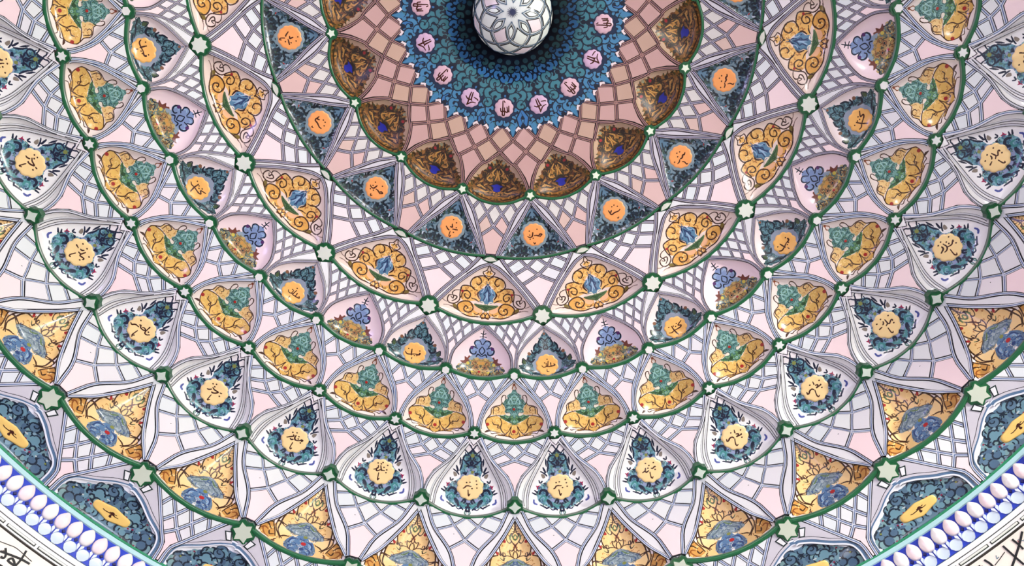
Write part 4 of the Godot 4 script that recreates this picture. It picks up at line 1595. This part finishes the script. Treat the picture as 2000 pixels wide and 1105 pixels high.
func leaf_cluster(img: Image) -> void:
	var w := img.get_width()
	var h := img.get_height()
	var rng := RandomNumberGenerator.new()
	rng.seed = 8
	var half := [Vector2(0, 0.19), Vector2(0.13, 0.25), Vector2(0.25, 0.42), Vector2(0.37, 0.62), Vector2(0.42, 0.80), Vector2(0.38, 0.97), Vector2(0.20, 1.0), Vector2(0, 1.0)]
	var poly := PackedVector2Array()
	for q in half:
		poly.append(Vector2((0.5 + q.x) * w, q.y * h))
	for i in range(half.size() - 2, 0, -1):
		poly.append(Vector2((0.5 - half[i].x) * w, half[i].y * h))
	fill(img, smooth_line(Array(poly), 5, true), rgb(88, 118, 136))
	for n in 170:
		var t := rng.randf()
		var v := rng.randf_range(0.22, 0.97)
		var lim := lerpf(0.05, 0.40, clampf((v - 0.17) / 0.55, 0.0, 1.0))
		var u := sqrt(t) * lim
		var r := rng.randf_range(9.0, 24.0)
		var c: Color = [rgb(104, 142, 156), rgb(84, 112, 134), rgb(116, 150, 152), rgb(72, 98, 122), rgb(128, 158, 172)][rng.randi() % 5]
		var a := rng.randf_range(0.0, TAU)
		for sg in [-1.0, 1.0]:
			var p := Vector2((0.5 + sg * u) * w, v * h)
			disc(img, p.x, p.y, r, c)
			var pts := []
			for i in 7:
				var f := a + i * 0.55
				pts.append(p + Vector2(cos(f) * sg, sin(f)) * r)
			stroke(img, smooth_line(pts, 3), rng.randf_range(3.0, 7.5), rgb(22, 34, 48))
	for n in 16:
		var v := rng.randf_range(0.3, 0.95)
		var u := rng.randf_range(0.05, 0.36)
		for sg in [-1.0, 1.0]:
			disc(img, (0.5 + sg * u) * w, v * h, 4.0, [rgb(130, 30, 60), rgb(120, 130, 50), rgb(180, 190, 190)][n % 3])

# ---------------------------------------------------------------- rosette at the crown and the boss hanging from it

func crown_z(r: float) -> float:
	# the crown dips upwards round the boss
	return 7.63 + 0.30 * (1.0 - smoothstep(0.28, 0.62, r)) + (0.918 - r) * 0.04

func build_rosette() -> void:
	var o := Node3D.new()
	var org := Vector3(0, 7.64, 0)
	var img := Image.create(1024, 1024, false, Image.FORMAT_RGB8)
	paint_rosette(img)
	var s := Sheet.new()
	var rs := [0.05, 0.2, 0.28, 0.32, 0.36, 0.40, 0.44, 0.48, 0.52, 0.56, 0.60, 0.66, 0.74, 0.82, 0.90, 0.95, 1.0, 1.045]
	for j in rs.size():
		var r: float = rs[j]
		for i in 129:
			var f := TAU * i / 128.0
			var q := Vector3(sin(f) * r, crown_z(r), -cos(f) * r)
			s.add(q, Vector3(0, -1, 0), Color.WHITE, Vector2(0.5 + q.x / 2.2, 0.5 - q.z / 2.2))
	for j in rs.size() - 1:
		for i in 128:
			s.quad(j * 129 + i, j * 129 + i + 1, (j + 1) * 129 + i + 1, (j + 1) * 129 + i)
	s.smooth()
	o.name = numbered("rosette")
	o.position = org
	add_child(o)
	tag(o, "blue arabesque rosette with round name cartouches at the crown of the dome", "rosette")
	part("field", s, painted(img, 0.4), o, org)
	var ma := cartouche(KA, rgb(206, 168, 178))
	var mb := cartouche(KB, rgb(200, 166, 190))
	for i in 16:
		var a := 11.25 + 22.5 * i + PHI
		var c := Sheet.new()
		var mid := spot(0.772, a, crown_z(0.772))
		var out := spot(1.0, a, 0.0)
		var side := Vector3(-out.z, 0, out.x)
		for ring in [[0.0, 0.014], [0.5, 0.014], [0.9, 0.012], [1.0, 0.0]]:
			for q in 48:
				var f := TAU * q / 48.0
				var w := 0.083 * (1.0 - 0.10 * (1.0 - absf(sin(f * 5.0)))) * float(ring[0])
				var x := cos(f) * w
				var y := sin(f) * w
				c.add(mid + side * x + out * y - Vector3(0, ring[1], 0), Vector3(0, -1, 0), Color.WHITE, Vector2(0.5 + 0.5 * x / 0.083, 0.5 + 0.5 * y / 0.083))
		for ring in 3:
			for q in 48:
				c.quad(ring * 48 + q, ring * 48 + (q + 1) % 48, (ring + 1) * 48 + (q + 1) % 48, (ring + 1) * 48 + q)
		c.smooth()
		part("cartouche", c, ma if i % 2 == 1 else mb, o, org)

func paint_rosette(img: Image) -> void:
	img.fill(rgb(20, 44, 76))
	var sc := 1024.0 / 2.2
	var blue := rgb(50, 106, 158)  # blues darkened: the dimness of the crown is put into the paint
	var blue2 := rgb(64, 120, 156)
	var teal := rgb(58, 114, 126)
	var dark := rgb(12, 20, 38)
	var ivory := rgb(226, 208, 206)
	# in polar pixels: (degrees from the sector's middle, radius)
	var at := func(a: float, r: float) -> Vector2:
		var f := deg_to_rad(a)
		return Vector2(512.0 + sin(f) * r * sc, 512.0 + cos(f) * r * sc)
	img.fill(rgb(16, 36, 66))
	for i in 720:
		var q: Vector2 = at.call(i * 0.5, 0.36)
		disc(img, q.x, q.y, 34.0, dark)
	for i in 16:
		var b := 11.25 + 22.5 * i + PHI
		# scrolls: [angle, radius, size, start, turn, width]
		var scr := [
			[11.25, 0.86, 0.050, 90.0, 300.0, 11.0], [6.6, 0.885, 0.040, 200.0, -320.0, 10.0], [8.2, 0.80, 0.034, 0.0, 260.0, 9.0],
			[0.0, 0.655, 0.034, 180.0, 180.0, 10.0], [6.4, 0.69, 0.042, 60.0, 290.0, 11.0], [11.25, 0.66, 0.045, 0.0, 180.0, 11.0],
			[4.2, 0.60, 0.036, 250.0, 280.0, 10.0], [9.0, 0.58, 0.040, 30.0, 280.0, 10.0], [2.8, 0.525, 0.032, 200.0, 260.0, 9.0], [8.2, 0.50, 0.034, 20.0, 270.0, 9.0],
			[4.8, 0.45, 0.026, 140.0, 260.0, 8.0], [10.4, 0.44, 0.022, 0.0, 250.0, 7.0], [4.0, 0.93, 0.028, 30.0, 260.0, 8.0],
			[2.2, 0.895, 0.026, 250.0, 200.0, 8.0], [11.25, 0.75, 0.030, 180.0, 250.0, 9.0],
		]
		for e in scr:
			for sg in [1.0, -1.0]:
				for pass_ in 2:
					var mid: Vector2 = at.call(b + e[0] * sg, e[1])
					var pts := []
					for q in 9:
						var f := q / 8.0
						var g := deg_to_rad(b + sg * (float(e[3]) + float(e[4]) * f))
						pts.append(mid + Vector2(sin(g), cos(g)) * float(e[2]) * sc * (1.0 - 0.55 * f))
					var c: Color = blue if e[1] < 0.7 else blue2
					if int(e[1] * 100.0) % 3 == 0:
						c = teal
					if e[1] < 0.47:
						c = c.darkened(0.25)
					stroke(img, smooth_line(pts, 4), float(e[5]) * 1.15 + (7.0 if pass_ == 0 else 0.0), dark if pass_ == 0 else c)
		# leaves between the cartouches
		for sg in [1.0, -1.0]:
			stroke(img, PackedVector2Array([at.call(b + 11.25, 0.79), at.call(b + 11.25 - 2.4 * sg, 0.86), at.call(b + 11.25 - 1.2 * sg, 0.93)]), 16.0, dark)
			stroke(img, PackedVector2Array([at.call(b + 11.25, 0.80), at.call(b + 11.25 - 2.2 * sg, 0.86), at.call(b + 11.25 - 1.2 * sg, 0.92)]), 10.0, blue)
			stroke(img, PackedVector2Array([at.call(b, 0.62), at.call(b + 2.0 * sg, 0.67), at.call(b + 0.6 * sg, 0.70)]), 9.0, dark)
		var hub: Vector2 = at.call(b, 0.60)
		disc(img, hub.x, hub.y, 9.0, dark)
		var bud: Vector2 = at.call(b, 0.56)
		disc(img, bud.x, bud.y, 6.0, teal)
		# dark round halo under the cartouche
		var hal: Vector2 = at.call(b, 0.772)
		disc(img, hal.x, hal.y, 42.0, rgb(24, 36, 62))
		# drops with an ivory edge by the boss
		for sg in [0.0, 11.25]:
			var dr: Vector2 = at.call(b + sg, 0.385)
			disc(img, dr.x, dr.y, 10.0, rgb(38, 70, 84))
		# ivory petals along the zigzag
		for sg in [-8.6, -2.6, 2.6, 8.6]:
			var z: float = b + sg
			fill(img, PackedVector2Array([at.call(z - 1.7, 0.955), at.call(z, 0.925), at.call(z + 1.7, 0.955), at.call(z, 1.0)]), ivory)
		for sg in [-5.625, 5.625]:
			fill(img, PackedVector2Array([at.call(b + sg - 1.6, 0.93), at.call(b + sg, 0.90), at.call(b + sg + 1.6, 0.93), at.call(b + sg, 1.03)]), blue2)
			var dk: Vector2 = at.call(b + sg * 2.0, 0.925)
			disc(img, dk.x, dk.y, 9.0, dark)

func boss_at(a: float, t: float, lift := 0.0) -> Vector3:
	# t from 0 at the lowest point to 1 at the rim
	var f := t * 1.35
	var n := Vector3(sin(deg_to_rad(a)) * sin(f), -cos(f), -cos(deg_to_rad(a)) * sin(f))
	return Vector3(0, 7.60, 0) + Vector3(n.x * 0.336, n.y * 0.30, n.z * 0.336) + n * lift

func boss_patch(poly: PackedVector2Array, gap: float, edge: float, face: Color, rim: Color) -> Sheet:
	# poly in (angle, t); worked out on a flat disc of radius t
	var q := PackedVector2Array()
	for i in poly.size():
		var p0 := poly[i]
		var p1 := poly[(i + 1) % poly.size()]
		for z in 4:
			var p := p0.lerp(p1, z / 4.0)
			q.append(Vector2(sin(deg_to_rad(p.x)), -cos(deg_to_rad(p.x))) * p.y)
	var s := Sheet.new()
	var add := func(g: PackedVector2Array, lift: float, lo: float, col: Color) -> void:
		var t := Geometry2D.triangulate_polygon(g)
		var o := s.p.size()
		for p in g:
			var a := rad_to_deg(atan2(p.x, -p.y))
			s.add(boss_at(a, p.length(), lift), (boss_at(a, p.length(), 1.0) - boss_at(a, p.length())).normalized(), col)
		for i in range(0, t.size(), 3):
			s.tri(o + t[i], o + t[i + 1], o + t[i + 2])
	for g in Geometry2D.offset_polygon(q, -gap, Geometry2D.JOIN_MITER):
		(add as Callable).call(g, 0.003, 0.0, rim)
	for g in Geometry2D.offset_polygon(q, -edge, Geometry2D.JOIN_MITER):
		(add as Callable).call(g, 0.006, 0.0, face)
	return s

func build_boss() -> void:
	var o := Node3D.new()
	o.name = numbered("crown_boss")
	var org := Vector3(0, 7.60, 0)
	o.position = org
	add_child(o)
	tag(o, "white round boss with interlaced star lattice hanging in the middle of the blue rosette", "boss")
	var s := Sheet.new()
	for j in 25:
		for i in 65:
			var a := 360.0 * i / 64.0
			var t := j / 24.0
			var p := boss_at(a, t)
			s.add(p, (boss_at(a, t, 1.0) - p).normalized(), lin(206, 210, 206))
	for j in 24:
		for i in 64:
			s.quad(j * 65 + i, j * 65 + i + 1, (j + 1) * 65 + i + 1, (j + 1) * 65 + i)
	part("dome", s, mats.paint, o, org)
	var neck := Sheet.new()
	for j in 2:
		for i in 49:
			var f := TAU * i / 48.0
			neck.add(Vector3(sin(f) * 0.315, 7.53 + 0.45 * j, -cos(f) * 0.315), Vector3(sin(f), 0, -cos(f)), lin(150, 140, 120))
	for i in 48:
		neck.quad(i, i + 1, 49 + i + 1, 49 + i)
	part("neck", neck, mats.matt, o, org)
	var white := lin(226, 232, 222)
	var white2 := lin(232, 216, 218)
	var rim := lin(6, 10, 12)
	var turn := PHI - 11.25
	for i in 8:
		var a := 45.0 * i + turn
		part("petal", boss_patch(PackedVector2Array([Vector2(a, 0.17), Vector2(a - 12, 0.30), Vector2(a - 9, 0.38), Vector2(a, 0.52), Vector2(a + 9, 0.38), Vector2(a + 12, 0.30)]), 0.014, 0.028, white, rim), mats.paint, o, org)
		var b := a + 22.5
		part("tile", boss_patch(PackedVector2Array([Vector2(b, 0.22), Vector2(b - 12, 0.38), Vector2(b - 20.0, 0.52), Vector2(b, 0.68), Vector2(b + 20.0, 0.52), Vector2(b + 12, 0.38)]), 0.016, 0.03, white if i % 2 == 0 else white2, rim), mats.paint, o, org)
		part("tile", boss_patch(PackedVector2Array([Vector2(a, 0.54), Vector2(a - 20, 0.69), Vector2(a, 0.84), Vector2(a + 20, 0.69)]), 0.016, 0.03, white, rim), mats.paint, o, org)
		part("tile", boss_patch(PackedVector2Array([Vector2(b, 0.70), Vector2(b - 20, 0.845), Vector2(b, 0.985), Vector2(b + 20, 0.845)]), 0.016, 0.03, white2 if i % 3 == 0 else white, rim), mats.paint, o, org)
		part("tile", boss_patch(PackedVector2Array([Vector2(a, 0.86), Vector2(a - 17, 0.99), Vector2(a + 17, 0.99)]), 0.014, 0.026, white, rim), mats.paint, o, org)
	var star := PackedVector2Array()
	for i in 32:
		star.append(Vector2(11.25 * i + turn, 0.155 if i % 2 == 0 else 0.085))
	part("star", boss_patch(star, 0.0, 0.014, lin(196, 196, 210), rim), mats.paint, o, org)
	var core_star := PackedVector2Array()
	for i in 32:
		core_star.append(Vector2(11.25 * i + turn, 0.105 if i % 2 == 0 else 0.045))
	var cs := Sheet.new()
	for i in 32:
		var q := core_star[i]
		cs.add(boss_at(q.x, q.y, 0.009), Vector3(0, -1, 0), lin(52, 58, 84))
	cs.add(boss_at(0, 0, 0.011), Vector3(0, -1, 0), lin(52, 58, 84))
	for i in 32:
		cs.tri(32, i, (i + 1) % 32)
	part("core_star", cs, mats.paint, o, org)
	# interlaced bands between the tiles
	var ls := Sheet.new()
	for i in 8:
		var a := 45.0 * i + turn
		for sg in [1.0, -1.0]:
			var ln := PackedVector3Array()
			var nr := PackedVector3Array()
			var pts := [Vector2(a, 0.16), Vector2(a + 7 * sg, 0.30), Vector2(a - 0.0, 0.53), Vector2(a - 22.5 * sg, 0.69), Vector2(a - 45 * sg, 0.85), Vector2(a - 67.5 * sg, 1.0)]
			pts[1] = Vector2(a + 14 * sg, 0.30)
			for q in smooth_line(pts, 6):
				ln.append(boss_at(q.x, q.y))
				nr.append((boss_at(q.x, q.y, 1.0) - boss_at(q.x, q.y)).normalized())
			lanes(ls, ln, nr, [-0.003, 0.003], [lin(74, 98, 120)], 0.004)
	part("lattice_line", ls, mats.paint, o, org)

# ---------------------------------------------------------------- cornice below the niches

func drum(h: float, push := 0.0) -> Vector2:
	# (radius, height) h below the foot of the last ring
	return Vector2(4.72 + 0.5 * h + push, 5.665 - h)

func drum_at(a: float, h: float, push := 0.0) -> Vector3:
	var q := drum(h, push)
	return spot(q.x, a, q.y)

func band_ring(name_: String, h0: float, h1: float, push: float, col: Color, m: Material, steps := 288) -> MeshInstance3D:
	# a band all round, with a returned lip above and below
	var s := Sheet.new()
	var prof := [[h0, -0.03], [h0, push], [h1, push], [h1, -0.03]]
	# push is towards the room
	for seg in 3:
		for i in steps + 1:
			var a := 360.0 * i / steps
			var inn := (spot(-1.0, a, 0.0) + Vector3(0, -0.5, 0)).normalized()
			if seg == 0:
				inn = Vector3(0, 1, 0)
			elif seg == 2:
				inn = Vector3(0, -1, 0)
			for e in 2:
				var p: Array = prof[seg + e]
				s.add(drum_at(a, p[0], -float(p[1])), inn, col)
		var o := seg * (steps + 1) * 2
		for i in steps:
			s.quad(o + i * 2, o + i * 2 + 1, o + i * 2 + 3, o + i * 2 + 2)
	var mi := part(name_, s, m, self)
	mi.set_meta("kind", "structure")
	return mi

func drum_patch(a: float, pts: PackedVector2Array, lift: float, bulge: float, face: Color, rim: Color) -> Sheet:
	# pts in metres: x along the band, y down it; a bulging boss when bulge > 0
	var s := Sheet.new()
	var mid := Vector2.ZERO
	for q in pts:
		mid += q / pts.size()
	var m := pts.size()
	var sc := [0.0, 0.35, 0.65, 0.86, 0.96, 1.0, 1.0]
	for j in sc.size():
		for q in pts:
			var p := mid.lerp(q, sc[j])
			var up := lift + bulge * sqrt(maxf(0.0, 1.0 - sc[j] * sc[j]))
			if j == sc.size() - 1:
				up = -0.004
			var aa := a + rad_to_deg(p.x / 4.78)
			s.add(drum_at(aa, p.y, -up), (spot(-1.0, aa, 0.0) + Vector3(0, -0.5, 0)).normalized(), face if j < 5 else rim)
	for j in sc.size() - 1:
		for i in m:
			s.quad(j * m + i, j * m + (i + 1) % m, (j + 1) * m + (i + 1) % m, (j + 1) * m + i)
	s.smooth()
	return s

func build_cornice() -> void:
	band_ring("trim_1", -0.012, 0.018, 0.012, lin(176, 214, 214), mats.paint)
	var green := band_ring("trim_2", -0.022, -0.010, 0.018, lin(40, 136, 92), mats.paint)
	green.set_meta("label", "thin green string course under the eighth ring of niches")
	var blue := band_ring("trim_3", 0.018, 0.232, 0.0, lin(24, 56, 186), mats.paint)
	blue.set_meta("label", "blue cornice band carrying a row of white bulbs")
	var step := 360.0 / 288.0
	var drop := smooth_line([Vector2(0, 0.022), Vector2(0.030, 0.044), Vector2(0.048, 0.072), Vector2(0.045, 0.104), Vector2(0.027, 0.130), Vector2(0, 0.136), Vector2(-0.027, 0.130), Vector2(-0.045, 0.104), Vector2(-0.048, 0.072), Vector2(-0.030, 0.044)], 2, true)
	var niche := v2([-0.022, 0.152, 0.0, 0.147, 0.022, 0.152, 0.041, 0.168, 0.046, 0.192, 0.030, 0.216, 0.0, 0.232, -0.030, 0.216, -0.046, 0.192, -0.041, 0.168])
	for i in 288:
		var a := step * (i + 0.5)
		var px := seen_at(drum_at(a, 0.11))
		if px.x < -60.0 or px.x > 2060.0 or px.y < -60.0 or px.y > 1165.0:
			continue
		var warm: Color = [lin(248, 232, 228), lin(244, 238, 232), lin(250, 228, 226)][i % 3]
		part("bulb", drum_patch(a, drop, 0.006, 0.034, warm, lin(206, 200, 206)), mats.paint, blue)
		part("hollow", drum_patch(a + step * 0.5, niche, 0.006, -0.004, lin(206, 220, 228), lin(60, 84, 190)), mats.paint, blue)
		part("cusp", drum_patch(a, v2([0.004, 0.150, 0.022, 0.139, 0.027, 0.150, 0.005, 0.184]), 0.012, 0.0, lin(214, 226, 244), lin(180, 196, 226)), mats.paint, blue)
		part("cusp", drum_patch(a, v2([-0.004, 0.150, -0.022, 0.139, -0.027, 0.150, -0.005, 0.184]), 0.012, 0.0, lin(226, 232, 246), lin(180, 196, 226)), mats.paint, blue)
		part("stud", drum_patch(a + step * 0.5, v2([0.0, 0.116, 0.013, 0.129, 0.0, 0.142, -0.013, 0.129]), 0.008, 0.0, lin(14, 18, 84), lin(14, 18, 84)), mats.paint, blue)
	band_ring("trim_4", 0.232, 0.238, 0.014, lin(40, 70, 80), mats.paint)
	band_ring("trim_5", 0.238, 0.269, 0.016, lin(236, 234, 232), mats.paint)
	band_ring("trim_6", 0.269, 0.273, 0.014, lin(46, 52, 48), mats.paint)
	var fil := band_ring("trim_7", 0.273, 0.326, 0.012, lin(234, 232, 226), mats.paint)
	for i in 120:
		var a := 3.0 * i + 1.5
		var px := seen_at(drum_at(a, 0.30))
		if px.x < -80.0 or px.x > 2080.0 or px.y < -80.0 or px.y > 1185.0:
			continue
		var bar := drum_patch(a, v2([-0.115, 0.294, 0.115, 0.294, 0.115, 0.314, -0.115, 0.314]), 0.014, 0.0, lin(40, 48, 40), lin(40, 48, 40))
		part("bar_frame", bar, mats.paint, fil)
		part("bar", drum_patch(a, v2([-0.108, 0.299, 0.108, 0.299, 0.108, 0.309, -0.108, 0.309]), 0.017, 0.0, lin(222, 224, 212), lin(222, 224, 212)), mats.paint, fil)
	band_ring("trim_8", 0.326, 0.331, 0.014, lin(46, 40, 36), mats.paint)
	var wall := band_ring("wall_drum", 0.331, 1.10, 0.0, lin(238, 228, 212), mats.paint)
	# the written frieze: black strokes and small sprigs
	var ink := Sheet.new()
	var sprig := Sheet.new()
	var black := lin(10, 8, 10)
	var bold := [
		[-49.61, 0.439, -49.19, 0.429, -48.65, 0.417, -48.03, 0.405, -47.31, 0.399], [-48.2, 0.349, -48.03, 0.405, -48.01, 0.455, -48.1, 0.53],
		[-49.49, 0.407, -49.13, 0.435, -49.05, 0.455, -49.29, 0.465], [-48.76, 0.453, -48.54, 0.431, -48.09, 0.453, -48.48, 0.457, -48.76, 0.453],
		[-49.6, 0.52, -48.87, 0.501, -48.2, 0.50, -47.2, 0.47],
		[38.69, 0.351, 37.84, 0.397, 36.95, 0.439, 36.26, 0.471, 35.3, 0.51], [37.71, 0.351, 37.77, 0.397, 37.77, 0.433],
		[36.83, 0.349, 36.87, 0.399, 36.91, 0.443, 36.98, 0.503], [35.02, 0.351, 35.16, 0.389, 35.16, 0.43, 35.2, 0.50], [34.4, 0.36, 34.45, 0.42, 34.4, 0.5],
	]
	var fine := [[-50.15, 0.397, -49.54, 0.383, -48.82, 0.371, -47.32, 0.381], [36.61, 0.383, 35.93, 0.399, 35.35, 0.411], [38.9, 0.42, 38.0, 0.46, 37.4, 0.50]]
	for k in 2:
		for fl in ([bold, fine] as Array)[k]:
			var pts := []
			for i in range(0, fl.size(), 2):
				pts.append(Vector2(fl[i], fl[i + 1]))
			var ln := PackedVector3Array()
			var nr := PackedVector3Array()
			for q in smooth_line(pts, 5):
				ln.append(drum_at(q.x + PHI, q.y))
				nr.append((spot(-1.0, q.x + PHI, 0.0) + Vector3(0, -0.5, 0)).normalized())
			var wd := 0.007 if k == 0 else 0.002
			lanes(ink, ln, nr, [-wd, wd], [black], 0.004)
	part("inscription", ink, mats.matt, wall)
	var rng := RandomNumberGenerator.new()
	rng.seed = 5
	for n in 150:
		var a: float = PHI + (rng.randf_range(-62.0, -40.0) if n % 2 == 0 else rng.randf_range(27.0, 46.0))
		var h := rng.randf_range(0.36, 0.62)
		var c: Color = [lin(60, 92, 70), lin(150, 60, 60), lin(90, 70, 60), lin(110, 130, 140)][n % 4]
		var pts := [Vector2(a, h), Vector2(a + rng.randf_range(-0.25, 0.25), h + rng.randf_range(-0.02, 0.02)), Vector2(a + rng.randf_range(-0.4, 0.4), h + rng.randf_range(-0.03, 0.03))]
		var ln := PackedVector3Array()
		var nr := PackedVector3Array()
		for q in smooth_line(pts, 3):
			ln.append(drum_at(q.x, q.y))
			nr.append((spot(-1.0, q.x, 0.0) + Vector3(0, -0.5, 0)).normalized())
		lanes(sprig, ln, nr, [-0.003, 0.003], [c], 0.002)
	var sp := part("sprig", sprig, mats.matt, wall)
	sp.set_meta("kind", "stuff")

# ---------------------------------------------------------------- the hall

func build_room() -> void:
	# shell behind the niches, round wall and floor
	var s := Sheet.new()
	var prof := [[0.02, 8.25], [0.6, 8.2], [1.5, 8.1], [2.5, 7.85], [3.4, 7.5], [4.1, 7.2], [4.6, 6.9], [4.95, 6.3], [5.1, 5.7], [5.25, 5.3], [5.6, 4.5]]
	for layer in 2:
		for j in prof.size():
			for i in 65:
				var a := 360.0 * i / 64.0
				var up := 0.12 * layer
				s.add(spot(prof[j][0] + up, a, prof[j][1] + up), Vector3(0, -1, 0) if layer == 0 else Vector3(0, 1, 0), lin(200, 190, 185))
	for layer in 2:
		for j in prof.size() - 1:
			for i in 64:
				var o := layer * prof.size() * 65 + j * 65 + i
				s.quad(o, o + 1, o + 66, o + 65)
	s.smooth()
	var c := part("ceiling", s, mats.matt, self)
	c.set_meta("kind", "structure")
	# ring ceiling from the drum out to the wall, the wall and the floor
	var w := Sheet.new()
	var wp := [[5.25, 4.57], [8.0, 4.4], [8.0, -1.6]]
	for layer in 2:
		for j in wp.size():
			for i in 65:
				var a := 360.0 * i / 64.0
				var up := 0.15 * layer
				w.add(spot(wp[j][0] + up, a, wp[j][1] + (up if j < 2 else 0.0)), (spot(-1.0, a, 0.0) + Vector3(0, -0.6, 0)) * (1.0 if layer == 0 else -1.0), lin(212, 212, 214))
	for layer in 2:
		for j in wp.size() - 1:
			for i in 64:
				var o := layer * wp.size() * 65 + j * 65 + i
				w.quad(o, o + 1, o + 66, o + 65)
	w.smooth()
	var wall := part("wall_hall", w, mats.matt, self)
	wall.set_meta("kind", "structure")
	var f := Sheet.new()
	for j in 2:
		for i in 65:
			var a := 360.0 * i / 64.0
			f.add(spot(8.1, a, -1.6 - 0.2 * j), Vector3(0, 1 if j == 0 else -1, 0), lin(140, 138, 142))
		f.add(Vector3(0, -1.6 - 0.2 * j, 0), Vector3(0, 1 if j == 0 else -1, 0), lin(140, 138, 142))
	for j in 2:
		for i in 64:
			f.tri(j * 66 + 65, j * 66 + i, j * 66 + i + 1)
	var fl := part("floor", f, mats.matt, self)
	fl.set_meta("kind", "structure")
